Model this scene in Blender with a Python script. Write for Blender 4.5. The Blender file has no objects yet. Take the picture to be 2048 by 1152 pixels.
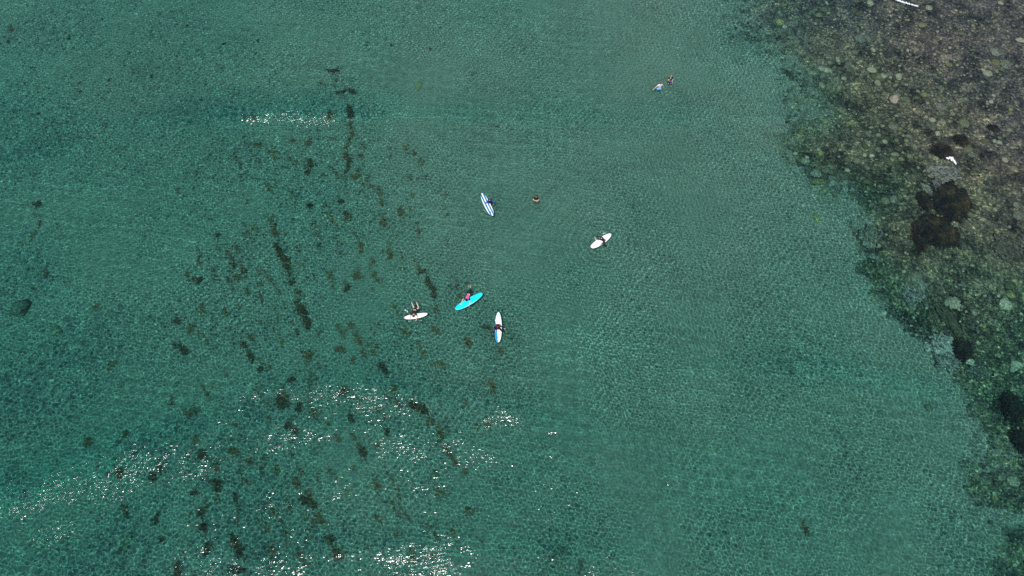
import bpy, bmesh, math, random
import numpy as np
from mathutils import Vector, Matrix, noise
R = math.radians
S = bpy.context.scene
COL = S.collection
random.seed(7)

# ------------------------------------------------------------------ camera, sky, sun
CAM_H, TILT, HFOV = 56.0, R(28), R(71)
cam = bpy.data.objects.new('camera', bpy.data.cameras.new('camera'))
COL.objects.link(cam); S.camera = cam
cam.location = (0, 0, CAM_H); cam.rotation_euler = (TILT, 0, 0)
cam.data.angle = HFOV; cam.data.clip_end = 3000

SUN_EL, SUN_AZ = 65.5, -164.0                    # azimuth measured from +Y towards +X
sd = Vector((math.sin(R(SUN_AZ))*math.cos(R(SUN_EL)), math.cos(R(SUN_AZ))*math.cos(R(SUN_EL)), math.sin(R(SUN_EL))))
w = bpy.data.worlds.new('World'); S.world = w; w.use_nodes = True
sky = w.node_tree.nodes.new('ShaderNodeTexSky'); sky.sky_type = 'NISHITA'; sky.sun_disc = False
sky.sun_elevation = R(SUN_EL); sky.sun_rotation = R(SUN_AZ)
w.node_tree.links.new(sky.outputs[0], w.node_tree.nodes['Background'].inputs[0])
w.node_tree.nodes['Background'].inputs[1].default_value = 0.125
sl = bpy.data.lights.new('sun', 'SUN'); sl.energy = 4.0; sl.angle = R(0.5); sl.color = (1, .965, .90)
sl.cycles.is_caustics_light = True
sun = bpy.data.objects.new('sun', sl); COL.objects.link(sun)
sun.rotation_euler = sd.to_track_quat('Z', 'Y').to_euler(); sun.location = (0, 0, 90)
S.view_settings.view_transform = 'Standard'; S.view_settings.look = 'None'
S.view_settings.exposure = 0.12; S.view_settings.gamma = 1
S.cycles.use_denoising = False
S.cycles.max_bounces = 8; S.cycles.transmission_bounces = 6

# ------------------------------------------------------------------ photo pixel -> place on the water or seabed
FPX = 1024 / math.tan(HFOV/2)
def ray(px, py):
    a, b = (px-1024)/FPX, (576-py)/FPX
    c, s = math.cos(TILT), math.sin(TILT)
    return Vector((a, s + b*c, -c + b*s)).normalized()
def at(px, py, depth=0.0):
    d = ray(px, py); p = Vector((0, 0, CAM_H)) + d*(CAM_H/-d.z)
    if depth > 0:                                  # follow the ray on below the surface
        h = Vector((d.x, d.y))/1.333; z = -math.sqrt(1-h.length_squared)
        p = p + Vector((h.x, h.y, z))*(depth/-z)
    elif depth < 0:
        p = Vector((0, 0, CAM_H)) + d*((CAM_H+depth)/-d.z)
    return p

# ------------------------------------------------------------------ numpy noise and grids
def vnoise(X, Y, scale, seed):
    t = np.random.default_rng(seed).random((256, 256)).astype('f4')
    x = X/scale + 1000.3; y = Y/scale + 1000.7
    xi = np.floor(x).astype('i4'); yi = np.floor(y).astype('i4')
    fx = (x-xi).astype('f4'); fy = (y-yi).astype('f4')
    fx = fx*fx*(3-2*fx); fy = fy*fy*(3-2*fy)
    a = t[yi & 255, xi & 255]; b = t[yi & 255, (xi+1) & 255]; c = t[(yi+1) & 255, xi & 255]; d = t[(yi+1) & 255, (xi+1) & 255]
    return (a*(1-fx)+b*fx)*(1-fy) + (c*(1-fx)+d*fx)*fy - .5
def fbm(X, Y, scale, seed, oct=4, gain=.5):
    v = 0; a = 1
    for k in range(oct):
        v = v + a*vnoise(X, Y, scale/2**k, seed+k); a *= gain
    return v
def axis(lo, hi, st, far, n=14):
    core = np.linspace(lo, hi, int((hi-lo)/st)+1)
    g = st*np.cumsum(np.geomspace(1.5, 1, n)) if False else (far)*(np.linspace(0, 1, n+1)[1:]**3)
    return np.concatenate([(lo-g)[::-1], core, hi+g]).astype('f8')
def sheet(name, ax, ay, zf, mat):
    X, Y = np.meshgrid(ax, ay); Z = zf(X, Y)
    ny, nx = X.shape
    co = np.stack([X, Y, Z], -1).reshape(-1, 3).astype('f4')
    i = np.arange(nx*ny).reshape(ny, nx)
    q = np.stack([i[:-1, :-1], i[:-1, 1:], i[1:, 1:], i[1:, :-1]], -1).reshape(-1, 4)
    m = bpy.data.meshes.new(name); m.vertices.add(len(co)); m.vertices.foreach_set('co', co.ravel())
    m.loops.add(q.size); m.loops.foreach_set('vertex_index', q.ravel().astype('i4'))
    m.polygons.add(len(q)); m.polygons.foreach_set('loop_start', np.arange(0, q.size, 4, dtype='i4'))
    m.update(calc_edges=True); m.polygons.foreach_set('use_smooth', np.ones(len(q), bool))
    m.materials.append(mat)
    o = bpy.data.objects.new(name, m); COL.objects.link(o); o['kind'] = 'structure'
    return o, X, Y, Z
def attr(o, name, v):
    a = o.data.attributes.new(name, 'FLOAT', 'POINT'); a.data.foreach_set('value', np.ascontiguousarray(v, dtype='f4').ravel())

ANCH = [(0,0,1.6),(0,300,1.9),(0,700,2.1),(100,1100,2.2),(500,1100,1.9),(300,500,1.8),(600,100,1.3),(600,500,1.5),(600,800,1.75),
 (300,100,1.5),(1000,60,1.0),(1000,250,1.05),(1000,450,1.1),(1000,700,1.35),(1000,1000,1.65),(1325,172,.60),(1072,402,.74),(1400,500,1.0),(1430,0,.75),
 (1400,800,1.35),(1500,1000,1.55),(1500,110,.95),(1570,170,.9),(1600,60,.7),(1620,230,.85),(1690,400,.95),(1720,560,1.1),(1600,560,1.1),(1560,350,1.0),(1650,750,1.35),(1900,1100,1.5),(2048,1080,1.4),(1750,200,.45),(1660,80,.5),(1850,60,.32),
 (2040,60,.3),(1700,300,.5),(1850,250,.36),(2000,300,.3),(1830,480,.5),(2000,450,.38),(1950,620,.68),(2040,800,1.0),(1960,800,.9),(2040,680,.85),(2000,950,.9),(1900,930,1.35),(1780,640,1.05),(1850,820,1.35)]
AN = np.array([(*at(px, py)[:2], d if d < .75 else .50*d+.53) for px, py, d in ANCH])
def depth_exact(X, Y, skip=()):
    n = 0; q = 0
    for k, (ax_, ay_, d) in enumerate(AN):
        if k in skip: continue
        wgt = 1/(((X-ax_)**2+(Y-ay_)**2)/9.0 + .6)**2
        n = n + wgt*d; q = q + wgt
    return n/q
CX = np.linspace(-400, 400, 1601); CY = np.linspace(-330, 420, 1501)
_gx, _gy = np.meshgrid(CX, CY)
DG = (depth_exact(_gx, _gy) + .16*fbm(_gx, _gy, 9, 50, 3)).astype('f4')
_sk = [k for k, a in enumerate(ANCH) if a[:2] in ((1325, 172), (1072, 402))]        # the two sand humps people stand on do not thin the tint
TG = (depth_exact(_gx, _gy, _sk) + .16*fbm(_gx, _gy, 9, 50, 3)).astype('f4')
def lerp_grid(G, X, Y):
    x = np.clip((X-CX[0])/(CX[1]-CX[0]), 0, len(CX)-1.001); y = np.clip((Y-CY[0])/(CY[1]-CY[0]), 0, len(CY)-1.001)
    xi = x.astype('i4'); yi = y.astype('i4'); fx = x-xi; fy = y-yi
    return (G[yi, xi]*(1-fx)+G[yi, xi+1]*fx)*(1-fy)+(G[yi+1, xi]*(1-fx)+G[yi+1, xi+1]*fx)*fy
def depth(X, Y): return lerp_grid(DG, np.asarray(X, 'f8'), np.asarray(Y, 'f8'))
def dep(x, y): return float(depth(np.array([x]), np.array([y]))[0])
def bed(px, py, up=0.0):
    """Point of the seabed seen at that pixel."""
    p = at(px, py); d = .8
    for _ in range(4): p = at(px, py, max(dep(p.x, p.y), .01)); 
    p.z = -dep(p.x, p.y) + up
    return p

# ------------------------------------------------------------------ materials
def nodes(name):
    m = bpy.data.materials.new(name); m.use_nodes = True
    return m, m.node_tree.nodes, m.node_tree.links, m.node_tree.nodes['Principled BSDF']
def ramp(N, L, src, stops):
    r = N.new('ShaderNodeValToRGB'); e = r.color_ramp.elements
    while len(e) < len(stops): e.new(.5)
    for k, (p, c) in enumerate(stops): e[k].position = p; e[k].color = (*c, 1)
    L.new(src, r.inputs[0]); return r.outputs[0]
def mix(N, L, fac, a, b, mode='MIX'):
    m = N.new('ShaderNodeMix'); m.data_type = 'RGBA'; m.blend_type = mode
    if isinstance(fac, (int, float)): m.inputs[0].default_value = fac
    else: L.new(fac, m.inputs[0])
    for k, v in ((6, a), (7, b)):
        if isinstance(v, tuple): m.inputs[k].default_value = (*v, 1)
        else: L.new(v, m.inputs[k])
    return m.outputs[2]
def mathn(N, L, op, a, b=None, c=None):
    m = N.new('ShaderNodeMath'); m.operation = op
    for k, v in enumerate((a, b, c)):
        if v is None: continue
        if isinstance(v, (int, float)): m.inputs[k].default_value = v
        else: L.new(v, m.inputs[k])
    return m.outputs[0]
def tex(N, L, kind, scale, co, **kw):
    t = N.new(kind); t.inputs['Scale'].default_value = scale; L.new(co, t.inputs['Vector'])
    for k, v in kw.items():
        if k in t.inputs: t.inputs[k].default_value = v
        else: setattr(t, k, v)
    return t
def simple(name, c, rough=.6, var=.0, scale=8, spec=.5, coat=0):
    m, N, L, P = nodes(name)
    P.inputs['Roughness'].default_value = rough; P.inputs['Specular IOR Level'].default_value = spec
    P.inputs['Coat Weight'].default_value = coat
    co = N.new('ShaderNodeTexCoord').outputs['Object']
    t = tex(N, L, 'ShaderNodeTexNoise', scale, co, Detail=5.0)
    a = tuple(x*(1-var) for x in c); b = tuple(min(1, x*(1+var)) for x in c)
    L.new(ramp(N, L, t.outputs[0], [(.3, a), (.7, b)]), P.inputs['Base Color'])
    return m

# seabed: pale sand, darker cobble reef where the attribute says so
def seabed_material():
    m, N, L, P = nodes('seabed')
    P.inputs['Roughness'].default_value = 1; P.inputs['Specular IOR Level'].default_value = 0; P.inputs['Diffuse Roughness'].default_value = 1
    co = N.new('ShaderNodeTexCoord').outputs['Object']
    at_ = N.new('ShaderNodeAttribute'); at_.attribute_name = 'reef'
    n1 = tex(N, L, 'ShaderNodeTexNoise', .22, co, Detail=6.0, Roughness=.6)
    n2 = tex(N, L, 'ShaderNodeTexNoise', 5, co, Detail=4.0)
    sand = ramp(N, L, n1.outputs[0], [(.3, (.24, .212, .17)), (.7, (.33, .295, .238))])
    sand = mix(N, L, .35, sand, ramp(N, L, n2.outputs[0], [(.35, (.16, .145, .115)), (.62, (.42, .385, .31))]))
    # loose bits of weed and shell on the sand
    n3 = tex(N, L, 'ShaderNodeTexNoise', 2.1, co, Detail=5.0, Roughness=.75)
    sand = mix(N, L, ramp(N, L, n3.outputs[0], [(.64, (0, 0, 0)), (.76, (.55, .55, .55))]), sand, (.07, .06, .04))
    # cobbles, crusts and weed mats
    w0 = tex(N, L, 'ShaderNodeTexNoise', 1.3, co, Detail=4.0)
    wv = N.new('ShaderNodeVectorMath'); wv.operation = 'MULTIPLY_ADD'; L.new(w0.outputs['Color'], wv.inputs[0]); wv.inputs[1].default_value = (.7, .7, .7); L.new(co, wv.inputs[2])
    v1 = tex(N, L, 'ShaderNodeTexVoronoi', 1.7, wv.outputs[0]); v2 = tex(N, L, 'ShaderNodeTexVoronoi', 6.0, wv.outputs[0])
    n4 = tex(N, L, 'ShaderNodeTexNoise', .42, co, Detail=9.0, Roughness=.68)
    n6 = tex(N, L, 'ShaderNodeTexNoise', 3.3, co, Detail=6.0, Roughness=.72)
    sep = N.new('ShaderNodeSeparateColor'); L.new(v2.outputs['Color'], sep.inputs[0])
    sep1 = N.new('ShaderNodeSeparateColor'); L.new(v1.outputs['Color'], sep1.inputs[0])
    mott = ramp(N, L, n6.outputs[0], [(.32, (.048, .045, .047)), (.47, (.094, .084, .077)), (.56, (.150, .130, .104)), (.68, (.38, .33, .23))])
    pale = ramp(N, L, sep.outputs[0], [(0, (.55, .57, .55)), (.6, (1, 1, 1)), (1, (1.9, 1.8, 1.5))])
    stone = mix(N, L, .75, mott, pale, 'MULTIPLY')
    big = ramp(N, L, sep1.outputs[1], [(0, (.6, .6, .6)), (.7, (1.0, 1.0, 1.0)), (1, (1.7, 1.6, 1.35))])
    stone = mix(N, L, .8, stone, big, 'MULTIPLY')
    area = ramp(N, L, n4.outputs[0], [(.38, (.40, .43, .45)), (.5, (1.0, 1.0, .97)), (.62, (1.9, 1.8, 1.6))])
    stone = mix(N, L, 1.0, stone, area, 'MULTIPLY')
    n5 = tex(N, L, 'ShaderNodeTexNoise', .07, co, Detail=3.0); sy = N.new('ShaderNodeSeparateXYZ'); L.new(co, sy.inputs[0])
    up = mathn(N, L, 'ADD', n5.outputs[0], mathn(N, L, 'MULTIPLY', mathn(N, L, 'SUBTRACT', mathn(N, L, 'ADD', sy.outputs[1], mathn(N, L, 'MULTIPLY', sy.outputs[0], .6)), 72), .012))
    tint = ramp(N, L, up, [(.35, (.92, 1.0, .9)), (.52, (1.05, 1, 1.0)), (.68, (1.02, .94, 1.12))])
    stone = mix(N, L, 1.0, stone, tint, 'MULTIPLY')
    f = mathn(N, L, 'ADD', at_.outputs['Fac'], mathn(N, L, 'MULTIPLY', mathn(N, L, 'SUBTRACT', n4.outputs[0], .5), .5))
    f = mathn(N, L, 'ADD', f, mathn(N, L, 'MULTIPLY', mathn(N, L, 'SUBTRACT', sep1.outputs[2], .5), .35))
    fac = ramp(N, L, f, [(.30, (0, 0, 0)), (.82, (1, 1, 1))])
    fac2 = ramp(N, L, f, [(.08, (0, 0, 0)), (.42, (1, 1, 1))])
    scat = ramp(N, L, sep1.outputs[0], [(.35, (0, 0, 0)), (.5, (.85, .85, .85))])      # lone stones lying out on the sand
    fac = mix(N, L, 1.0, fac, mix(N, L, 1.0, fac2, scat, 'MULTIPLY'), 'LIGHTEN')
    L.new(mix(N, L, fac, sand, stone), P.inputs['Base Color'])
    b = N.new('ShaderNodeBump'); b.inputs['Strength'].default_value = .6; b.inputs['Distance'].default_value = .12
    h = mathn(N, L, 'MULTIPLY', mathn(N, L, 'SUBTRACT', 1, v2.outputs['Distance']), fac)
    L.new(mathn(N, L, 'MULTIPLY', n6.outputs[0], fac), b.inputs['Height']); L.new(b.outputs[0], P.inputs['Normal'])
    return m

KR, KG, KB = .61, .11, .14
def water_material():
    m = bpy.data.materials.new('sea_water'); m.use_nodes = True
    N, L = m.node_tree.nodes, m.node_tree.links; N.remove(N['Principled BSDF'])
    a = N.new('ShaderNodeAttribute'); a.attribute_name = 'thickness'
    cc = N.new('ShaderNodeCombineColor')
    for k, kk in enumerate((KR, KG, KB)):
        L.new(mathn(N, L, 'EXPONENT', mathn(N, L, 'MULTIPLY', a.outputs['Fac'], -kk)), cc.inputs[k])
    rf = N.new('ShaderNodeBsdfRefraction'); rf.inputs['IOR'].default_value = 1.333; rf.inputs['Roughness'].default_value = 0
    L.new(cc.outputs[0], rf.inputs['Color'])
    gl = N.new('ShaderNodeBsdfGlossy'); gl.inputs['Roughness'].default_value = GLINT_ROUGH
    ch = N.new('ShaderNodeAttribute'); ch.attribute_name = 'chop'
    co = N.new('ShaderNodeTexCoord').outputs['Object']
    mp = N.new('ShaderNodeMapping'); mp.inputs['Rotation'].default_value = (0, 0, R(-24)); mp.inputs['Scale'].default_value = (.38, 1.35, 1); L.new(co, mp.inputs['Vector'])
    nz = tex(N, L, 'ShaderNodeTexNoise', 4.0, mp.outputs[0], Detail=2.0, Roughness=.5)
    bp = N.new('ShaderNodeBump'); bp.inputs['Strength'].default_value = 1; bp.inputs['Distance'].default_value = CHOP_H
    L.new(mathn(N, L, 'MULTIPLY', nz.outputs[0], ch.outputs['Fac']), bp.inputs['Height']); L.new(bp.outputs[0], gl.inputs['Normal'])
    fr = N.new('ShaderNodeFresnel'); fr.inputs['IOR'].default_value = 1.333
    ms = N.new('ShaderNodeMixShader'); L.new(fr.outputs[0], ms.inputs[0]); L.new(rf.outputs[0], ms.inputs[1]); L.new(gl.outputs[0], ms.inputs[2])
    L.new(ms.outputs[0], N['Material Output'].inputs[0])
    return m
GLINT_ROUGH = .12
CHOP_H = .36

# ------------------------------------------------------------------ seabed and water sheets
BORDER = [(1490,-60),(1500,0),(1530,60),(1590,120),(1580,180),(1600,240),(1600,300),(1660,370),(1710,430),(1725,500),(1785,600),(1830,690),(1885,745),(1895,850),(1925,940),(1960,1005),(2080,1030)]
BW = [at(px, py) for px, py in BORDER]
bx_ = np.array([p.x for p in BW][::-1]); by_ = np.array([p.y for p in BW][::-1])
c2 = at(2050, 1150)
def reef_mask(X, Y):
    s = X - np.interp(Y, by_, bx_)
    s = np.where(Y < by_[0], -3, s)
    s2 = 4.4 - np.hypot(X-c2.x-1, (Y-c2.y)*1.2)
    s = np.maximum(s, s2)
    s = s - .8 + 5.0*fbm(X, Y, 5.5, 11, 5, .6)
    top = np.clip((Y-35)/25, 0, 1)
    wd = 1.3 + 5.0*top                             # the edge is ragged and soft where the cobbles thin out
    pool = np.exp(-((X-at(1970, 905).x)**2+(Y-at(1970, 905).y)**2)/7) + np.exp(-((X-at(1850, 565).x)**2+(Y-at(1850, 565).y)**2)/2)
    return np.clip(.5 + s/(2*wd), 0, 1) - .7*pool
def bed_z(X, Y):
    m = np.clip(reef_mask(X, Y), 0, 1)
    z = -depth(X, Y) + .05*fbm(X, Y, 1.2, 31, 3)
    return z + m*(.16*fbm(X, Y, 1.6, 21, 4, .6) + .05*fbm(X, Y, .5, 27, 2))
sb, X, Y, Z = sheet('seabed', axis(-66, 66, .13, 330), axis(-8, 76, .13, 330), bed_z, seabed_material())
attr(sb, 'reef', reef_mask(X, Y)); sb.cycles.is_caustics_receiver = True
del X, Y, Z

def W(pts): return np.array([tuple(at(*p)[:2]) for p in pts])
# crests of the low swell: line in photo pixels, height, width far side, width near side, fade in/out pixels
CREST = [([(-80,256),(200,250),(420,236),(600,229),(720,228),(950,232),(1250,240),(1600,234)], [.02,.06,.28,.44,.34,.16,.12,.08], 2.8, 1.0),
 ([(-80,335),(60,312),(200,296),(420,268)], [.14,.12,.05,.02], 2.4, .85),
 ([(-80,1040),(60,985),(180,940),(300,900),(420,865),(560,825)], [.34,.37,.35,.24,.12,.02], 2.8, 1.75),
 ([(380,790),(560,772),(700,765),(850,795),(1020,825),(1200,870),(1340,925)], [.02,.10,.14,.16,.15,.08,.02], 1.4, .9),
 ([(450,1120),(700,1103),(900,1108),(1100,1110),(1330,1125)], [.03,.10,.14,.12,.03], 1.2, .8),
 ([(1300,735),(1500,735),(1650,745),(1800,772),(1950,803),(2100,820)], [.03,.10,.14,.15,.12,.08], 1.5, .9),
 ([(300,868),(420,850),(560,850),(760,870),(950,880)], [.02,.08,.1,.08,.02], 1.0, .8)]
def swell(X, Y):
    z = np.zeros_like(X)
    for pts, amp, wf, wn in CREST:
        p = W(pts); yc = np.interp(X, p[:, 0], p[:, 1]); a = np.interp(X, p[:, 0], amp, left=0, right=0)
        sl_ = np.gradient(p[:, 1], p[:, 0]); c = 1/np.sqrt(1+np.interp(X, p[:, 0], sl_)**2)
        s = (Y-yc)*c + .5*fbm(X, Y, 3.0, 77, 2)
        a = a*(1 + .5*fbm(X, Y, 4.0, 83, 2))
        z += a*np.where(s > 0, np.exp(-(s/wf)**2), np.exp(-(s/wn)**2))
    return z
SWG = swell(_gx, _gy).astype('f4')
MR = np.clip((_gx-2)/14, 0, 1)*np.clip((_gy-8)/20, .35, 1)*(.75+.6*fbm(_gx, _gy, 7, 91, 3))
ML = np.clip((-_gx-4)/16, 0, 1)*(.8+.4*fbm(_gx, _gy, 7, 95, 3))
MB = np.clip(.92 + 1.3*fbm(_gx, _gy, 6, 99, 4), .3, 1.14)
MC = np.clip(1 + 1.2*fbm(_gx, _gy, 9, 199, 3), .3, 1.35)
FARF = np.clip(1-(np.maximum(np.abs(_gx)-66, 0)+np.maximum(_gy-76, 0)+np.maximum(-4-_gy, 0))/2, 0, 1)
MR, ML, MB, MC = [(m*FARF).astype('f4') for m in (MR, ML, MB, MC)]
RINGS = [(1202,484,.007,.55,3.5),(975,412,.0035,.45,2.2),(1072,402,.003,.4,1.6),(936,604,.004,.45,2.2),(832,632,.005,.4,2.0),(997,655,.005,.5,2.4),(1325,175,.0035,.45,2.4)]
def surf(X, Y):
    X4 = X.astype('f4'); Y4 = Y.astype('f4')
    Z = lerp_grid(SWG, X, Y).astype('f4')
    rng = np.random.default_rng(3)
    def bank(n, lo, hi, ang, spread, slope, pw=1.3):
        z = np.zeros_like(X4)
        for k in range(n):
            Lm = lo*((hi/lo)**(rng.random()**pw)); a = R(ang)+rng.normal(0, R(spread)); kk = 2*np.pi/Lm
            z += np.sin(np.float32(kk*math.cos(a))*X4 + np.float32(kk*math.sin(a))*Y4 + np.float32(rng.random()*6.28))*np.float32(slope/kk*math.sqrt(2/n))
        return z
    Z += bank(50, .17, .5, 100, 75, .090)*lerp_grid(MB, X, Y).astype('f4')
    Z += bank(28, .5, 2.2, 95, 50, .052, 1.0)*lerp_grid(MC, X, Y).astype('f4')
    Z += bank(26, .2, .5, 6, 20, .08)*lerp_grid(MR, X, Y).astype('f4')
    Z += bank(24, .2, .6, 118, 20, .038)*lerp_grid(ML, X, Y).astype('f4')
    for px, py, A, Lm, dec in RINGS:
        c = at(px, py); r = np.hypot(X4-np.float32(c.x), Y4-np.float32(c.y)); Z += 1.7*A*np.sin(2*np.pi*r/Lm)*np.exp(-r/dec)*(r < 12)
    return Z
wt, X, Y, Z = sheet('water', axis(-60, 60, .048, 330), axis(-5, 72, .048, 320), surf, water_material())
attr(wt, 'thickness', np.clip(.12*np.clip(lerp_grid(TG, X, Y)*1.6-.8, 0, 1)+.95*lerp_grid(TG, X, Y)+lerp_grid(SWG, X, Y)*.9, .05, 3))
# wind-roughened patches of the surface, where the sun glitters: photo x, y, radius, strength
CHOP = [(40,1010,70,.95),(120,990,60,1.0),(190,965,60,1.0),(260,930,55,.9),(320,905,45,.7),(90,1060,60,.75),(380,930,60,.6),(460,900,70,.55),(560,860,70,.55),(500,800,70,.45),(640,800,60,.6),(740,790,50,.75),
 (830,790,50,.8),(900,815,45,.85),(980,822,40,.95),(1020,830,30,.95),(900,860,60,.55),(760,880,70,.55),(640,900,70,.45),(430,1010,60,.45),(560,1000,80,.4),(700,960,80,.5),(840,930,70,.5),(960,920,60,.45),(740,1060,70,.55),
 (880,1100,60,.85),(960,1090,50,.7),(800,1120,60,.7),(560,1110,70,.6),(440,1130,60,.7),(350,1140,40,.55),(1080,1060,60,.5),(1180,1110,70,.5),(1280,1140,40,.45),(1120,880,60,.45),(1230,930,70,.35),(300,780,80,.33),(160,840,80,.28),(200,1120,80,.3),
 (60,700,70,.25),(420,700,70,.25),(620,740,60,.38),(1400,960,90,.28),(1550,830,80,.28),(1690,960,80,.25),(1900,800,50,.3),(1760,790,60,.28),(1100,980,80,.4)]
chg = np.zeros_like(_gx); chl = np.zeros_like(_gx)
for px, py, r, a in CHOP:
    c = at(px, py); rw = (at(px+r, py)-c).length; left = px < 420 and 880 < py < 1100
    g = a*np.exp(-(((_gx-c.x)**2+((_gy-c.y)*1.25)**2)/(1.3*rw)**2))
    if left: chl = np.maximum(chl, .64*g)
    else: chg = np.maximum(chg, .37*g)
for (x0, x1, yy, a, wd) in ((415, 478, 242, .34, .5), (478, 672, 235, .56, 1.0), (670, 715, 237, .34, .3), (-10, 62, 309, .42, .5), (62, 130, 318, .25, .5), (130, 150, 273, .25, .3)):
    A_, B2 = at(x0, yy), at(x1, yy)
    chl = np.maximum(chl, a*np.exp(-((_gy-A_.y-1.5*fbm(_gx, _gy, 3.2, 171, 2)*(wd > .7))/(wd*(1+.8*fbm(_gx, _gy, 5, 177, 1))))**2)*np.clip(np.minimum(_gx-A_.x, B2.x-_gx)/1.2+.3, 0, 1))
gate = fbm(_gx*.55+_gy*.25, _gy*1.6-_gx*.5, 2.6, 141, 4)
chg = np.maximum(chg*np.clip(1+2.2*gate, .1, 1.6), chl*np.clip(1+1.2*gate, .55, 1.4))
attr(wt, 'chop', lerp_grid(chg.astype('f4'), X, Y)); wt.cycles.is_caustics_caster = True
del X, Y, Z
# ------------------------------------------------------------------ object helpers
def put(name, me, mats, parent=None, wet=True, smooth=True):
    o = bpy.data.objects.new(name, me); COL.objects.link(o)
    if not me.materials:
        for m in (mats if isinstance(mats, (list, tuple)) else [mats]): me.materials.append(m)
    if smooth: me.polygons.foreach_set('use_smooth', np.ones(len(me.polygons), bool))
    if parent is not None: o.parent = parent
    if wet: o.cycles.is_caustics_receiver = True
    return o
def empty(name, loc, rz=0):
    o = bpy.data.objects.new(name, None); COL.objects.link(o); o.location = loc; o.rotation_euler = (0, 0, rz); o.empty_display_size = .2
    return o
def tag(o, label, cat, group=None, kind=None):
    o['label'] = label
    if cat: o['category'] = cat
    if group: o['group'] = group
    if kind: o['kind'] = kind
    return o
def me_of(bm, name):
    me = bpy.data.meshes.new(name); bm.to_mesh(me); bm.free(); return me

# ------------------------------------------------------------------ rocks
def rock_mesh(name, seed, sub=3, flat=.62, rough=.28):
    bm = bmesh.new(); bmesh.ops.create_icosphere(bm, subdivisions=sub, radius=1)
    o = Vector((seed*7.3, seed*3.1, seed*1.7))
    for v in bm.verts:
        n = v.co.normalized()
        r = 1 + rough*noise.noise(n*1.1+o) + rough*.6*noise.noise(n*2.6+o) + rough*.25*noise.noise(n*6+o)
        v.co = n*r
        v.co.z *= flat
        for ax, lim in ((Vector((math.cos(seed), math.sin(seed), .3)), .82), (Vector((-math.sin(seed*2), math.cos(seed*3), .5)), .86)):
            k = v.co.dot(ax.normalized()) - lim
            if k > 0: v.co -= ax.normalized()*k*.75    # broken facets
    return me_of(bm, name)
def rock_mat(name, lo, hi, moss=(.06, .07, .03), amt=.5):
    m, N, L, P = nodes(name); P.inputs['Roughness'].default_value = .9; P.inputs['Specular IOR Level'].default_value = .2
    co = N.new('ShaderNodeTexCoord').outputs['Object']
    t = tex(N, L, 'ShaderNodeTexNoise', 3.2, co, Detail=7.0, Roughness=.8); t2 = tex(N, L, 'ShaderNodeTexNoise', 4, co, Detail=6.0, Roughness=.75)
    c = ramp(N, L, t.outputs[0], [(.40, lo), (.60, hi)])
    c = mix(N, L, ramp(N, L, t2.outputs[0], [(.52, (0, 0, 0)), (.58, (amt, amt, amt))]), c, moss)
    L.new(c, P.inputs['Base Color'])
    oi = N.new('ShaderNodeObjectInfo'); hv = N.new('ShaderNodeHueSaturation'); L.new(mathn(N, L, 'MULTIPLY_ADD', oi.outputs['Random'], .8, .35), hv.inputs['Value']); L.new(c, hv.inputs['Color']); L.new(hv.outputs[0], P.inputs['Base Color'])
    b = N.new('ShaderNodeBump'); b.inputs['Strength'].default_value = .7; b.inputs['Distance'].default_value = .12
    L.new(t.outputs[0], b.inputs['Height']); L.new(b.outputs[0], P.inputs['Normal'])
    return m
RM = {'dry': rock_mat('dry_rock', (.16, .145, .11), (.36, .33, .26)), 'tan': rock_mat('tan_rock', (.30, .245, .165), (.66, .56, .40)), 'yellow': rock_mat('yellow_rock', (.22, .19, .085), (.54, .45, .22)),
      'green': rock_mat('green_rock', (.15, .14, .08), (.42, .38, .24)), 'grey': rock_mat('grey_rock', (.09, .08, .06), (.46, .41, .32), (.03, .035, .02), .8),
      'pink': rock_mat('pink_crusted_rock', (.13, .105, .085), (.72, .60, .52), (.05, .022, .015), .9), 'dark': rock_mat('dark_rock', (.035, .035, .025), (.12, .11, .075), (.02, .02, .01))}
RME = {}
def outcrop_mesh(seed):
    bm = bmesh.new(); bmesh.ops.create_icosphere(bm, subdivisions=5, radius=1); o = Vector((seed*5.3, seed*2.1, seed))
    for v in bm.verts:
        n = v.co.normalized(); r = .8+.55*noise.noise(n*1.6+o)+.4*noise.noise(n*3.7+o)+.26*noise.noise(n*8+o)+.15*noise.noise(n*17+o)
        v.co = n*r; v.co.z *= .62
    return me_of(bm, 'outcrop')
def rock(name, px, py, rx, ry, key, lift=.35, hz=None, emerge=None, lab=None, cat='rock', group=None, rz=None, sub=3):
    """rx, ry in photo pixels."""
    p = bed(px, py); mpp = (Vector((0, 0, CAM_H))-p).length/FPX
    v = random.randrange(8); k = (v, key, 'oc' if name == 'reef_outcrop' else sub)
    if k not in RME:
        RME[k] = outcrop_mesh(v+2.5) if k[2] == 'oc' else rock_mesh('rock', v+1.5, sub); RME[k].materials.append(RM[key])
    o = put(name, RME[k], None, None)
    sx = rx*mpp; sy = ry*mpp*1.18; h = hz if hz else .62*min(sx, sy)
    if emerge is not None:
        d = dep(p.x, p.y); h = (d+emerge)/1.05; o.location = (p.x, p.y, -d+.05); o.scale = (sx, sy, h/.62)
    else:
        h = min(h, max(.06, (dep(p.x, p.y)-.10)/(1.12+lift))); o.location = (p.x, p.y, p.z + h*lift*.6); o.scale = (sx, sy, h/.62)
    o.rotation_euler = (random.uniform(-.15, .15), random.uniform(-.15, .15), random.uniform(-.5, .5) if rz is None else rz)
    if lab: tag(o, lab, cat, group)
    return o
T = 'rounded rock lying in the shallows'
rock('rock', 44, 618, 13, 14, 'grey', lab='large dark grey rock on the sand near the left edge, bigger of the two there', hz=.8)
rock('rock', 113, 664, 10, 8, 'green', lab='smaller greenish rock on the sand, right below the large dark rock')
rock('rock', 838, 172, 6, 11, 'yellow', lab='flat yellowish slab of rock under clear water above the surfers', hz=.15)
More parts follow.
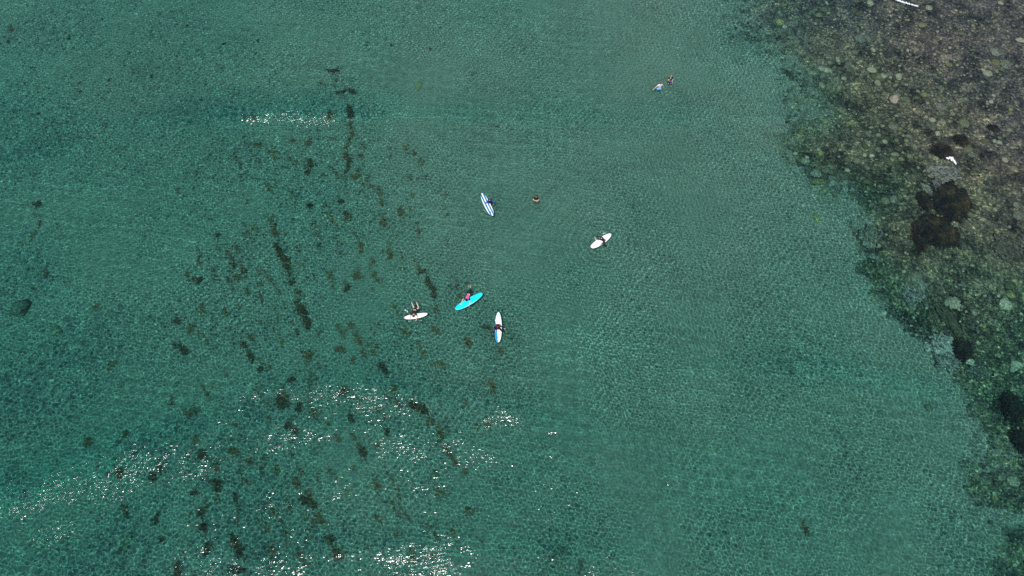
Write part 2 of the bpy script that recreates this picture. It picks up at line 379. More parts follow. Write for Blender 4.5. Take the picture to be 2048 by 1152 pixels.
rock('rock', 948, 147, 6, 4, 'tan', lab='small pale tan rock alone on the sand, upper middle', rz=.6)
rock('rock', 1785, 202, 8, 9, 'dry', emerge=.34, lab='pale pointed boulder standing out of the water on the cobble reef', rz=-.4)
rock('rock', 1880, 213, 8, 7, 'pink', lab='pinkish round boulder to the right of the pale pointed boulder', hz=.3)
rock('rock', 1734, 270, 6, 6, 'tan', hz=.4, lab='pale grey-topped boulder below the pale pointed boulder')
rock('rock', 1610, 323, 9, 6, 'tan', lab='pale tan boulder at the sandy edge of the upper reef', hz=.3)
rock('rock', 1632, 348, 11, 8, 'grey', lab='grey mottled boulder at the reef edge below the pale tan one', hz=.3)
rock('rock', 1653, 342, 10, 6, 'green', lab='greenish flat boulder beside the grey mottled boulder', hz=.25)
rock('rock', 1636, 364, 14, 6, 'yellow', lab='long yellowish flat rock at the reef edge', hz=.2, rz=.1)
rock('rock', 1648, 381, 13, 6, 'green', lab='long green rock slanting up to the right at the reef edge', hz=.2, rz=.7)
rock('rock', 1633, 437, 6, 9, 'yellow', lab='small yellowish rock alone on the sand beside the middle reef', hz=.2)
rock('reef_outcrop', 1738, 477, 17, 20, 'grey', lab='broad grey outcrop at the sandy edge of the middle reef', hz=.3)
rock('reef_outcrop', 1890, 345, 28, 18, 'pink', lab='pale pinkish slab just under water above the large weed mound', hz=.25)
rock('reef_outcrop', 1872, 377, 9, 19, 'pink', lab='narrow upright pink slab left of the large weed mound', hz=.25, rz=-.2)
rock('reef_outcrop', 1856, 380, 7, 14, 'grey', lab='narrow grey slab next to the pink slab', hz=.22)
rock('reef_outcrop', 1825, 590, 20, 17, 'pink', hz=.32, lab='knobbly pink and white outcrop at the left rim of the reef')
rock('reef_outcrop', 1878, 690, 24, 17, 'pink', hz=.45, lab='pale pinkish outcrop with dark hollows on the lower reef', rz=.35)
rock('reef_outcrop', 1893, 722, 23, 16, 'pink', hz=.4, lab='ridged pale outcrop just below the pinkish one')
rock('reef_outcrop', 1898, 640, 12, 28, 'green', lab='long pale green rock ridge on the lower reef', hz=.3, rz=.35)
rock('reef_outcrop', 1905, 607, 12, 10, 'tan', lab='pale mottled rock knob above the green ridge', hz=.3)
rock('reef_outcrop', 2015, 500, 24, 22, 'grey', lab='large pale brown outcrop near the right edge of the photo', hz=.35)
rock('rock', 1930, 506, 5, 4, 'yellow', lab='small bright yellow rock on the dark middle reef', hz=.15)
rock('rock', 1857, 816, 7, 6, 'tan', lab='small pale rock on the sand at the foot of the lower reef', hz=.2)
rock('reef_outcrop', 1955, 745, 22, 14, 'grey', lab='grey broken outcrop in the lower reef', hz=.25)

MARKS = [(bed(*q), n_) for q, n_ in (((938, 603), 'cyan surfboard'), ((832, 632), 'short cream surfboard'), ((974, 410), 'striped surfboard'), ((1202, 482), 'plain white surfboard'), ((996, 655), 'blue-and-white surfboard'),
 ((44, 618), 'large dark rock'), ((708, 353), 'orange weed patch'), ((836, 812), 'very dark curved weed'), ((605, 1002), 'dense dark weed bar'), ((668, 141), 'topmost weed clump'), ((404, 908), 'broad dark weed clump'),
 ((1785, 202), 'pale pointed boulder'), ((1900, 402), 'large kelp mound'), ((1878, 690), 'pale pinkish outcrop'), ((2015, 500), 'large brown outcrop'), ((1902, 320), 'white foam'), ((1810, 5), 'foam streak'), ((1610, 323), 'tan edge boulder'), ((2022, 818), 'golden kelp mound'), ((1825, 590), 'knobbly pink outcrop'))]
USED = set(); NUM = 'zero one two three four five six seven eight nine ten eleven twelve thirteen fourteen fifteen sixteen seventeen eighteen nineteen twenty twenty-one twenty-two twenty-three twenty-four twenty-five twenty-six twenty-seven twenty-eight twenty-nine'.split(); NUM += [a_+b_ for a_ in ('thirty', 'forty') for b_ in ('', '-one', '-two', '-three', '-four', '-five', '-six', '-seven', '-eight', '-nine')]
def whereabouts(p, base):
    """Where a thing lies, in metres from the nearest landmark as one sees it in the photo."""
    for m_, n_ in sorted(MARKS, key=lambda q: (q[0]-p).length):
        for st in (1, .5):
            dx = round((p.x-m_.x)/st)*st; dy = round((p.y-m_.y)/st)*st; out = []
            if abs(dx) > 49 or abs(dy) > 49: continue
            num = lambda q: ('half a' if q == .5 else NUM[int(q)] + (' and a half' if q % 1 else ''))
            if dx: out.append('%s %s %s' % (num(abs(dx)), 'metre' if abs(dx) <= 1 else 'metres', 'right' if dx > 0 else 'left'))
            if dy: out.append('%s%s %s' % (num(abs(dy)), '' if dx else ' metres' if abs(dy) > 1 else ' metre', 'above' if dy > 0 else 'below'))
            if not out: continue
            t = ' and '.join(out) + (' the ' if dy else ' of the ') + n_
            if base+' '+t not in USED and len((base+' '+t).split()) <= 16: USED.add(base+' '+t); return base+' '+t
    return base
KIND = {'tan': ('pale tan rounded boulder lying among the cobbles of the shallow reef', 'pale tan reef boulders'),
 'yellow': ('yellowish green weed-stained boulder lying among the cobbles of the shallow reef', 'yellowish reef boulders'),
 'green': ('dull green algae-covered boulder lying among the cobbles of the shallow reef', 'green reef boulders'),
 'grey': ('plain grey boulder lying among the cobbles of the shallow reef', 'grey reef boulders')}
LIST = [(1625,147,8,5,'tan'),(1633,142,7,5,'tan'),(1641,138,7,6,'tan'),(1652,141,8,6,'tan'),(1661,143,4,6,'tan'),(1659,126,5,4,'tan'),(1578,182,5,4,'tan'),(1586,169,5,4,'tan'),
 (1596,178,6,5,'tan'),(1571,189,4,5,'tan'),(1644,172,6,7,'tan'),(1658,174,8,10,'green'),(1678,176,5,5,'green'),(1693,193,6,6,'green'),(1766,153,6,5,'tan'),(1780,148,6,5,'tan'),
 (1797,154,6,7,'tan'),(1755,166,6,6,'tan'),(1738,163,6,5,'tan'),(1709,105,6,5,'tan'),(1746,100,4,5,'tan'),(1794,42,3,3,'tan'),(1581,37,3,3,'tan'),(1560,45,8,7,'yellow'),(1541,113,3,3,'tan'),
 (1536,67,6,4,'tan'),(1650,243,6,5,'yellow'),(1683,245,4,5,'green'),(1700,247,9,4,'yellow'),(1717,270,6,6,'tan'),(1765,252,4,3,'yellow'),(1760,285,6,5,'green'),(1773,278,6,5,'green'),
 (1792,281,5,4,'green'),(1812,282,5,4,'green'),(1797,298,9,6,'green'),(1730,293,5,5,'yellow'),(1755,300,6,5,'green'),(1729,311,4,4,'tan'),(1743,312,5,4,'tan'),(1780,328,9,5,'yellow'),
 (1818,313,5,4,'green'),(1840,313,4,4,'green'),(1695,341,5,4,'tan'),(1591,308,5,4,'tan'),(1601,310,4,4,'yellow'),(1605,262,6,6,'yellow'),(1722,405,6,6,'green'),(1745,424,5,5,'tan'),
 (1770,402,9,8,'green'),(1787,400,8,8,'grey'),(1722,392,6,6,'grey'),(1790,480,6,6,'green'),(1781,474,5,5,'green'),(1797,451,6,4,'tan'),(1940,430,6,5,'green'),(1955,425,5,4,'green'),
 (1965,440,6,4,'tan'),(1975,446,6,5,'green'),(1950,450,5,4,'green'),(1990,420,4,4,'tan'),(2030,410,6,5,'tan'),(2010,320,5,5,'tan'),(1993,322,5,4,'tan'),(1945,310,9,6,'grey'),(1998,285,5,4,'tan'),
 (1980,92,5,4,'pink'),(1966,140,4,4,'tan'),(1962,127,3,3,'tan'),(1826,86,6,5,'tan'),(1870,82,5,3,'tan'),(1740,6,6,6,'tan'),(1812,170,4,3,'tan'),(1982,204,4,4,'tan'),(1905,228,5,4,'tan'),(1864,240,7,5,'tan')]
rr = random.Random(5); n = len(LIST)
while n < 285:
    px = rr.uniform(1500, 2060); py = rr.uniform(-10, 1000)**1.0
    p = at(px, py); mk = float(reef_mask(np.array([p.x]), np.array([p.y]))[0])
    if mk < .45 + .3*rr.random(): continue
    if noise.noise(Vector((p.x/6, p.y/6, 3))) < rr.uniform(-.5, .35): continue
    if py > 300 and math.hypot((px-1880)/62, (py-420)/90) < 1: continue
    r = rr.choice([2.0, 2.4, 2.8, 3.2, 3.6, 4.2, 5, 6.5, 9])
    LIST.append((px, py, r*rr.uniform(.9, 1.4), r*rr.uniform(.7, 1.1), rr.choice(['tan', 'tan', 'yellow', 'green', 'grey', 'grey', 'green']))); n += 1
for px, py, a, b, key in LIST:
    if key == 'pink':
        rock('rock', px, py, a, b, key, hz=.2, lab='small pinkish boulder alone near the top right of the reef'); continue
    szw = 'large' if a+b > 11 else ('small' if a+b < 7.5 else 'medium')
    rock('boulder', px, py, a, b, key, lab=whereabouts(bed(px, py), szw+' '+{'tan': 'tan', 'yellow': 'yellowish', 'green': 'green', 'grey': 'grey'}[key]+' boulder'), cat='boulder', group=KIND[key][1], hz=.12+.02*min(a, b), sub=2)

# cobbles too many to count: one mesh
def cobbles():
    rg = np.random.default_rng(12); V = []; F = []; Cc = []
    bms = []
    for k in range(5):
        me = rock_mesh('c', k+20, 1, .7, .35); bms.append((np.array([v.co[:] for v in me.vertices]), np.array([p.vertices[:] for p in me.polygons]))); bpy.data.meshes.remove(me)
    n = 0; off = 0
    X = rg.uniform(15, 66, 60000); Yv = rg.uniform(4, 74, 60000)
    mk = reef_mask(X, Yv); dens = np.clip(.55+1.3*fbm(X, Yv, 5, 61, 4), 0, 1)
    keep = (mk > rg.uniform(.04, .9, 60000)) & (dens > rg.random(60000)); X = X[keep][:9500]; Yv = Yv[keep][:9500]
    Z = bed_z(X, Yv)
    pal = np.array([(.36,.31,.21),(.27,.24,.14),(.21,.20,.13),(.17,.16,.13),(.08,.075,.055),(.11,.10,.06),(.44,.38,.28)]); pr = [.14,.16,.19,.19,.16,.11,.05]
    for x, y, z in zip(X, Yv, Z):
        v, f = bms[rg.integers(5)]; s = .05 + .17*rg.random()**2.2; a = rg.random()*6.28; c, sn = math.cos(a), math.sin(a)
        q = v*np.array([s*rg.uniform(.8, 1.5), s, s*.8]); q = np.stack([q[:, 0]*c-q[:, 1]*sn+x, q[:, 0]*sn+q[:, 1]*c+y, q[:, 2]+z+s*.3], 1)
        V.append(q); F.append(f+off); off += len(v); Cc.append(np.repeat([pal[rg.choice(7, p=pr)]*rg.uniform(.7, 1.25)], len(v), 0))
    V = np.concatenate(V); F = np.concatenate(F); Cc = np.concatenate(Cc)
    me = bpy.data.meshes.new('cobbles'); me.vertices.add(len(V)); me.vertices.foreach_set('co', V.astype('f4').ravel())
    me.loops.add(F.size); me.loops.foreach_set('vertex_index', F.ravel().astype('i4')); me.polygons.add(len(F)); me.polygons.foreach_set('loop_start', np.arange(0, F.size, 3, dtype='i4')); me.update(calc_edges=True)
    ca = me.attributes.new('col', 'FLOAT_COLOR', 'POINT'); ca.data.foreach_set('color', np.concatenate([Cc, np.ones((len(Cc), 1))], 1).astype('f4').ravel())
    m, N, L, P = nodes('cobbles'); P.inputs['Roughness'].default_value = .9; P.inputs['Specular IOR Level'].default_value = .1
    at_ = N.new('ShaderNodeAttribute'); at_.attribute_name = 'col'; L.new(at_.outputs['Color'], P.inputs['Base Color'])
    return tag(put('cobbles', me, m), 'countless small mottled cobbles covering the shallow reef', 'cobbles', kind='stuff')
cobbles()

# ------------------------------------------------------------------ seaweed: many narrow fronds heaped along a line
WEED = {k: simple('weed_'+k, c, .8, .45, 6, .2) for k, c in {'dark': (.105, .058, .032), 'brown': (.21, .105, .055), 'olive': (.22, .135, .065), 'orange': (.26, .12, .03), 'kelp': (.05, .032, .010)}.items()}
def fronds(pts, widths, n, rg, h=.12, ln=.3):
    """pts world points; blades scattered with a clumpy spread round the line."""
    V = []; F = []
    seg = [(Vector(pts[i+1])-Vector(pts[i])).length for i in range(len(pts)-1)] or [0]
    tot = sum(seg)
    oz = rg.uniform(0, 99); k_ = 0; tries = 0
    while k_ < n and tries < n*14:
        tries += 1
        d = rg.random()*tot; i = 0; t0 = d
        while i < len(seg)-1 and d > seg[i]: d -= seg[i]; i += 1
        if len(pts) > 1: p = Vector(pts[i]).lerp(Vector(pts[i+1]), d/max(seg[i], 1e-6)); w_ = widths[i]+(widths[i+1]-widths[i])*d/max(seg[i], 1e-6)
        else: p = Vector(pts[0]); w_ = widths[0]
        mx = noise.noise(Vector((t0*.9, oz, 0)))*w_*1.1; my = noise.noise(Vector((t0*.9, oz, 7)))*w_*.8
        wl = w_*(.55+.9*max(0, .5+noise.noise(Vector((t0*1.3, oz, 3)))))
        p = p + Vector((mx+rg.gauss(0, wl*(.42 if rg.random() < .8 else 1.1)), my+rg.gauss(0, wl*(.42 if rg.random() < .8 else 1.0)), rg.random()**2*h))
        if noise.noise(Vector((p.x*2.3, p.y*2.3, oz)))+.5*noise.noise(Vector((p.x*6, p.y*6, oz))) < rg.uniform(-.25, .25): continue
        k_ += 1
        a = rg.uniform(0, 6.28); L_ = ln*rg.uniform(.4, 1.2); wd = rg.uniform(.008, .030); b = len(V)
        for k in range(4):
            u = k/3; a += rg.uniform(-.7, .7); q = p; ww = wd*(1-.6*u)
            nrm = Vector((-math.sin(a), math.cos(a), rg.uniform(-.4, .4)))*ww
            V.append(q-nrm); V.append(q+nrm); p = p + Vector((math.cos(a), math.sin(a), rg.uniform(-.12, .16)))*L_/3
        for k in range(3): F.append((b+2*k, b+2*k+1, b+2*k+3, b+2*k+2))
    return V, F
def weed(pl, wpx, dens, key='dark', lab=None):
    rg = random.Random(int(pl[0][0]*31+pl[0][1]*7))
    P = [bed(px, py, .03) for px, py in pl]; o0 = P[0].copy(); mpp = 1/20.0
    ws = [wpx*mpp*.62]*len(P)
    tot = sum((P[i+1]-P[i]).length for i in range(len(P)-1)) + wpx*mpp*2
    n = int(min(3600, max(22, tot*wpx*mpp*2*165*dens)))
    V, F = fronds([p-o0 for p in P], ws, n, rg)
    me = bpy.data.meshes.new('seaweed'); me.from_pydata(V, [], F)
    o = put('seaweed_clump', me, WEED[key], smooth=False); o.location = o0
    small = tot < 1.6; px_, py_ = pl[0]
    if lab: tag(o, lab, 'seaweed')
    elif small:
        tag(o, whereabouts(o0, 'small %s weed tuft' % key), 'seaweed', 'small weed tufts on the sand')
    else: tag(o, whereabouts(o0, '%s weed streak' % key), 'seaweed', 'weed streaks on the sand')
    return o
D, B_, O_ = 'dark', 'brown', 'olive'
weed([(658,141),(668,142),(680,139)], 6, 1.6, D, 'compact dark weed clump, topmost of the weed column above the wave glitter')
weed([(673,155),(673,165),(668,176)], 3, .5, B_); weed([(643,165),(640,172)], 4, .7, B_)
weed([(674,188),(688,184),(698,181),(710,188)], 6, 1.5, D, 'wide dark weed clump just above the wave glitter')
weed([(699,214),(705,232)], 7, 2.0, D, 'dark weed patch at the right end of the glittering wave')
weed([(703,238),(701,255),(706,270),(699,283),(692,300),(691,318)], 4.5, 1.1, B_, 'long brown weed streak running down from the glittering wave')
weed([(700,318),(697,333),(691,345)], 5, 1.5, D, 'dark weed clump just above the orange patch')
weed([(698,353),(708,353),(718,352)], 5, 1.5, 'orange', 'orange brown weed patch lying on the sand, the only one of that colour')
weed([(731,361),(735,360)], 4, .9, B_); weed([(742,374),(760,378),(762,395),(767,412)], 4, .9, B_)
weed([(664,220),(663,232),(652,242)], 6, .6, B_); weed([(583,283),(587,281)], 6, .5, B_); weed([(618,279),(619,291)], 6, 1.0, B_)
weed([(513,289),(524,292)], 5, 1.0, B_); weed([(618,322),(621,333),(614,345)], 6, 1.7, D, 'dark hooked weed clump left of the long brown streak')
weed([(612,417),(620,409)], 6, 1.3, D); weed([(680,403),(690,412)], 5, 1.1, D); weed([(692,425),(690,440),(683,447)], 5, .8, B_); weed([(828,298),(829,308),(836,312)], 3, .8, B_)
weed([(821,351),(822,360)], 4, .6, B_); weed([(822,388),(824,394)], 7, .4, O_); weed([(801,413),(802,432)], 5, .8, B_); weed([(535,370),(536,378)], 4, .7, B_)
weed([(725,285),(730,300)], 6, .4, O_); weed([(720,312),(728,309)], 4, .7, B_); weed([(645,275),(672,278)], 4, .35, O_); weed([(715,338),(716,340)], 3, 1.0, D)
weed([(72,407),(79,409)], 7, 1.1, D); weed([(70,428),(77,440),(80,452),(60,478)], 4, .5, B_, 'thin brown weed trail below a dark tuft, far left'); weed([(60,480),(64,484)], 4, .6, B_)
weed([(88,540),(90,552)], 7, .6, B_); weed([(60,575),(66,572)], 5, .5, B_); weed([(188,612),(196,617)], 4, .8, B_); weed([(437,468),(439,480)], 5, 1.1, D)
weed([(455,503),(466,530)], 5, .7, B_); weed([(466,525),(468,537)], 5, 1.0, D); weed([(484,540),(487,546)], 5, 1.0, D); weed([(470,556),(480,557)], 6, .7, B_)
weed([(375,546),(378,548)], 4, .8, B_); weed([(384,562),(398,563),(405,556)], 5, 1.2, D, 'dark sideways weed clump in the left middle'); weed([(352,641),(362,645)], 6, 1.3, D); weed([(373,658),(380,664)], 4, .7, B_)
weed([(350,688),(362,697),(375,706)], 6, 1.5, D, 'dense dark weed band slanting down to the right, left middle'); weed([(222,735),(233,722)], 6, .6, B_); weed([(502,672),(505,680)], 5, 1.0, B_)
weed([(485,687),(493,700),(500,713),(509,726)], 4.5, 1.6, D, 'narrow dark weed streak right of the dense dark band'); weed([(404,590),(403,612),(405,630)], 6, .4, O_); weed([(448,615),(452,635)], 5, .4, O_)
weed([(545,436),(549,455),(553,474)], 7, .9, B_, 'brown upper stretch of the longest weed trail'); weed([(552,488),(560,507),(573,520),(577,545),(582,558)], 6.5, 1.7, D, 'dense dark middle stretch of the longest weed trail')
weed([(587,555),(581,568)], 5, 1.3, D); weed([(594,572),(598,590)], 6, .5, B_); weed([(593,602),(602,618),(612,633),(617,656)], 6, 1.7, D, 'dense dark lower stretch of the longest weed trail')
weed([(723,487),(720,510)], 5, .8, B_); weed([(716,535),(711,558)], 5, 1.0, B_); weed([(701,572),(693,582)], 6, 1.0, D); weed([(776,488),(780,505),(781,518)], 5, 1.0, B_, 'brown weed streak to the right of the forked trail')
weed([(763,440),(770,450)], 5, .9, B_); weed([(629,448),(634,470)], 4, .6, B_); weed([(636,487),(638,494)], 4, 1.0, D); weed([(664,545),(660,562)], 6, .5, O_)
weed([(735,545),(752,548)], 6, .5, O_); weed([(756,560),(765,566)], 6, .5, B_); weed([(795,533),(803,537)], 4, .6, O_); weed([(843,547),(852,543)], 5, 1.2, D)
weed([(852,553),(860,568),(865,582),(870,598)], 6, 1.3, D, 'dark weed trail above the small white surfboard'); weed([(873,612),(876,625)], 5, .5, B_); weed([(914,572),(920,596)], 6, .5, B_)
weed([(970,657),(976,659)], 5, 1.2, D); weed([(985,665),(983,676)], 7, .5, O_); weed([(930,680),(942,690)], 8, .9, B_, 'brown weed patch down left of the blue and white surfboard'); weed([(868,655),(875,668)], 7, .6, B_)
weed([(698,648),(712,654)], 8, .55, B_); weed([(712,670),(720,690)], 8, .55, B_); weed([(735,693),(745,708)], 8, .45, O_); weed([(810,660),(815,672)], 8, .45, O_)
weed([(836,688),(850,712)], 8, .45, O_); weed([(678,700),(690,703)], 7, 1.0, B_); weed([(620,706),(625,717)], 7, 1.0, B_); weed([(706,714),(707,726)], 4, .7, B_)
weed([(758,730),(770,740),(774,750)], 6, 1.4, D, 'dark weed clump in the centre left of the glitter arcs'); weed([(868,728),(885,733)], 10, .4, O_, 'faint olive weed ring on the sand below centre'); weed([(1000,698),(1008,706)], 5, .8, B_); weed([(560,672),(566,690)], 5, .4, O_)
weed([(520,735),(521,742)], 5, 1.2, D); weed([(578,763),(588,760)], 5, 1.4, D); weed([(250,870),(251,875)], 5, 1.3, D); weed([(176,882),(179,890)], 6, .9, B_)
weed([(228,948),(245,940)], 9, .9, D, 'dark weed patch under the brightest glitter at lower left'); weed([(370,823),(392,828)], 8, .7, B_); weed([(393,872),(392,890)], 4, .9, B_); weed([(396,903),(408,912)], 8, 1.3, D, 'broad dark weed clump at the top of the lower left trail')
weed([(316,938),(308,958)], 8, 1.1, D); weed([(425,962),(436,972),(442,988)], 6, 1.5, D, 'dark weed streak slanting right in the lower left'); weed([(388,985),(391,993)], 5, 1.2, D); weed([(470,990),(472,1002)], 4, 1.2, D)
weed([(402,1020),(402,1040),(412,1062)], 5.5, 1.4, D, 'dark middle stretch of the lower left weed trail'); weed([(416,1085),(416,1112)], 4.5, 1.2, D); weed([(460,1070),(472,1082),(480,1100),(481,1115)], 5.5, 1.4, D, 'long dark weed streak near the lower edge')
weed([(470,1138),(484,1140)], 7, 1.0, D); weed([(316,1030),(314,1045)], 6, 1.1, D); weed([(250,1015),(254,1030)], 8, .6, B_); weed([(462,902),(474,908)], 8, 1.0, B_); weed([(494,918),(500,930)], 6, .8, B_)
weed([(353,1128),(357,1145)], 7, 1.2, D); weed([(323,1073),(326,1076)], 5, 1.0, D); weed([(553,800),(566,814)], 10, 1.5, D, 'large round dark weed clump on the left of the glitter arcs'); weed([(603,804),(601,820)], 5, 1.2, D)
weed([(576,848),(583,858),(592,864)], 6, 1.6, D); weed([(680,785),(692,780)], 7, 1.2, D); weed([(698,830),(704,843)], 6, 1.3, D); weed([(706,868),(712,885),(722,893)], 4, 1.0, B_)
weed([(725,898),(731,917)], 6, 1.5, D); weed([(750,958),(758,986)], 6, .7, B_, 'short brown weed streak under the glitter, low centre'); weed([(772,858),(774,872)], 5, 1.1, D)
weed([(820,808),(836,812),(852,825)], 7, 2.2, D, 'very dark curved weed clump at the head of a long trail'); weed([(857,838),(862,850)], 5, 1.1, B_); weed([(878,848),(879,865),(885,885),(898,908),(917,930)], 4.5, 1.1, B_, 'long thin brown weed trail below the very dark clump')
weed([(930,940),(938,955)], 6, .5, B_); weed([(586,960),(594,968)], 7, .9, B_); weed([(600,998),(615,1002),(633,1010)], 7, 1.8, D, 'dense dark weed bar at the lower middle left'); weed([(636,1025),(643,1045)], 5, 1.0, B_)
weed([(654,1078),(664,1080)], 7, 1.6, D); weed([(669,1100),(678,1120)], 6, 1.3, D); weed([(540,1095),(555,1120)], 7, .6, B_); weed([(878,985),(886,993)], 6, .6, B_); weed([(936,1020),(948,1022)], 8, .5, B_)
weed([(785,765),(790,785)], 5, 1.0, B_); weed([(972,765),(985,785)], 9, .5, B_, 'pale brown weed patch under the right end of the glitter arc'); weed([(528,1052),(532,1060)], 5, .6, B_); weed([(976,840),(978,855)], 5, .6, O_)
weed([(1607,1042),(1606,1050)], 3.5, 1.0, B_); weed([(1612,1058),(1618,1068)], 5, .7, D, 'single dark weed tuft on open sand at lower right')
rg = random.Random(99)
for k in range(34):                                  # scattered specks, upper left
    px, py = rg.uniform(10, 520), rg.uniform(8, 240)
    if rg.random() < .25: px, py = rg.uniform(500, 1000), rg.uniform(60, 420)
    weed([(px, py), (px+rg.uniform(-3, 3), py+rg.uniform(-2, 2))], rg.uniform(1.1, 2.3), rg.uniform(.6, 1.2), rg.choice([D, B_, D]))
weed([(18,52),(24,64)], 5, .8, B_)
for k in range(230):                                  # faint wisps between the trails
    py = rg.uniform(270, 1120); px = rg.gauss(640-.02*py, 190)
    if px < 330 or px > 1010 or (920 < px and py < 640) or (790 < px and 570 < py < 690): continue
    L_ = rg.uniform(6, 34)
    weed([(px, py), (px+L_*rg.uniform(.0, .5), py+L_*.6), (px+L_*rg.uniform(.1, .8), py+L_)], rg.uniform(1.2, 3.6), rg.uniform(.35, .8), rg.choice([B_, O_, B_]))

# weed-covered mounds of the reef
def mound(px, py, rx, ry, lab, n, top=.02, key='kelp'):
    p = bed(px, py); mpp = (Vector((0, 0, CAM_H))-p).length/FPX; r = random.Random(int(px))
    e = empty('weed_mound', (p.x, p.y, p.z)); sx, sy = rx*mpp, ry*mpp*1.18; h = dep(p.x, p.y)+top
    me = rock_mesh('rock', px % 13, 3); ro = put('rock', me, RM['dark'], e); ro.scale = (sx*.92, sy*.92, h*.8/.62); ro.location = (0, 0, -.1)
    V = []; F = []
    for _ in range(n):
        a = r.uniform(0, 6.28); q = math.sqrt(r.random())*(1+.16*math.sin(3*a+px)+.10*math.sin(7*a+px*2)+.07*math.sin(13*a+px*3)); x, y = q*sx*math.cos(a), q*sy*math.sin(a)
        z = h*max(0, 1-q*q*.8)*.95; A = a+r.gauss(0, 1.1); L_ = r.uniform(.15, .5); wd = r.uniform(.02, .06); P = Vector((x, y, z)); b = len(V)
        for k in range(4):
            A += r.uniform(-.5, .5); nn = Vector((-math.sin(A), math.cos(A), r.uniform(-.5, .5)))*wd*(1-.5*k/3); V += [P-nn, P+nn]
            P = P + Vector((math.cos(A), math.sin(A), r.uniform(-.35, .25)))*L_/3
        F += [(b+2*k, b+2*k+1, b+2*k+3, b+2*k+2) for k in range(3)]
    mw = bpy.data.meshes.new('kelp'); mw.from_pydata(V, [], F)
    put('kelp', mw, KELPM, e, smooth=False); tag(e, lab, 'weed mound')
m, N, L, P = nodes('kelp_brown'); P.inputs['Roughness'].default_value = .6; P.inputs['Specular IOR Level'].default_value = .3
t = tex(N, L, 'ShaderNodeTexNoise', 1.0, N.new('ShaderNodeTexCoord').outputs['Object'], Detail=9.0, Roughness=.82)
L.new(ramp(N, L, t.outputs[0], [(.44, (.007, .005, .004)), (.54, (.034, .020, .010)), (.66, (.14, .08, .026))]), P.inputs['Base Color']); KELPM = m
mound(1900, 402, 32, 36, 'large dark brown kelp mound below the pale slab, upper of the big pair', 3600, -.07)
mound(1870, 462, 36, 25, 'large dark brown kelp mound, lower of the big pair', 3600, -.07)
mound(1848, 402, 10, 14, 'small dark kelp mound left of the large upper one', 700, -.08)
mound(1884, 303, 15, 12, 'dark kelp mound with orange fronds beside the white foam', 900, -.07)
mound(1921, 281, 11, 8, 'small kelp mound up right of the foam', 500, -.08)
mound(1986, 257, 5, 4, 'tiny reddish weed mound near the upper right', 200, -.08)
mound(1922, 700, 15, 15, 'dark golden kelp mound right of the pinkish outcrop', 1100, -.08)
mound(2022, 818, 15, 20, 'golden kelp mound near the right edge of the lower reef', 1400, -.05)
mound(2042, 882, 14, 14, 'golden kelp mound cut by the right edge, under the other', 1000, -.05)
mound(1842, 487, 8, 9, 'small dark weed mound below the lower big mound', 400, -.1)

# ------------------------------------------------------------------ foam on the water
FOAM = simple('foam_white', (.8, .82, .84), .7, .05)
def foam(pl, wpx, n, lab, smin=.012, smax=.05):
    rg = random.Random(int(pl[0][0])); P = [at(*q) for q in pl]; o0 = P[0].copy(); bm = bmesh.new()
    for _ in range(n):
        i = rg.randrange(len(P)-1); t = rg.random(); p = P[i].lerp(P[i+1], t)-o0
        u = (i+t)/(len(P)-1); w_ = wpx/20*(1-.6*abs(2*u-1))
        p += Vector((rg.gauss(0, w_*.35), rg.gauss(0, w_*.35), rg.uniform(.0, .03)))
        s = rg.uniform(smin, smax); bmesh.ops.create_icosphere(bm, subdivisions=1, radius=s, matrix=Matrix.Translation(p) @ Matrix.Diagonal((rg.uniform(.8, 1.6), rg.uniform(.8, 1.3), .5, 1)))
    o = put('foam', me_of(bm, 'foam'), FOAM); o.location = o0
    return tag(o, lab, 'foam', kind='stuff')
foam([(1893,317),(1900,316),(1906,319),(1912,328)], 6, 230, 'white foam breaking beside the kelp mound')
foam([(1780,-4),(1800,2),(1815,7),(1836,13)], 5, 380, 'white foam streak at the top edge over the reef')

# ------------------------------------------------------------------ surfboards
def skin_mesh(nodes_, edges, root, sub=1):
    me = bpy.data.meshes.new('tmp'); keys = list(nodes_); ix = {k: i for i, k in enumerate(keys)}
    me.from_pydata([nodes_[k][0] for k in keys], [(ix[a], ix[b]) for a, b in edges], [])
    o = bpy.data.objects.new('tmp', me); COL.objects.link(o)
    md = o.modifiers.new('s', 'SKIN'); md.use_smooth_shade = True
    for k in keys:
        sv = me.skin_vertices[0].data[ix[k]]; r = nodes_[k][1]; sv.radius = (r, r) if not isinstance(r, tuple) else r; sv.use_root = (k == root)
    sb_ = o.modifiers.new('u', 'SUBSURF'); sb_.levels = sb_.render_levels = sub
    dg = bpy.context.evaluated_depsgraph_get(); dg.update()
    out = bpy.data.meshes.new_from_object(o.evaluated_get(dg)); bpy.data.objects.remove(o); bpy.data.meshes.remove(me)
    return out
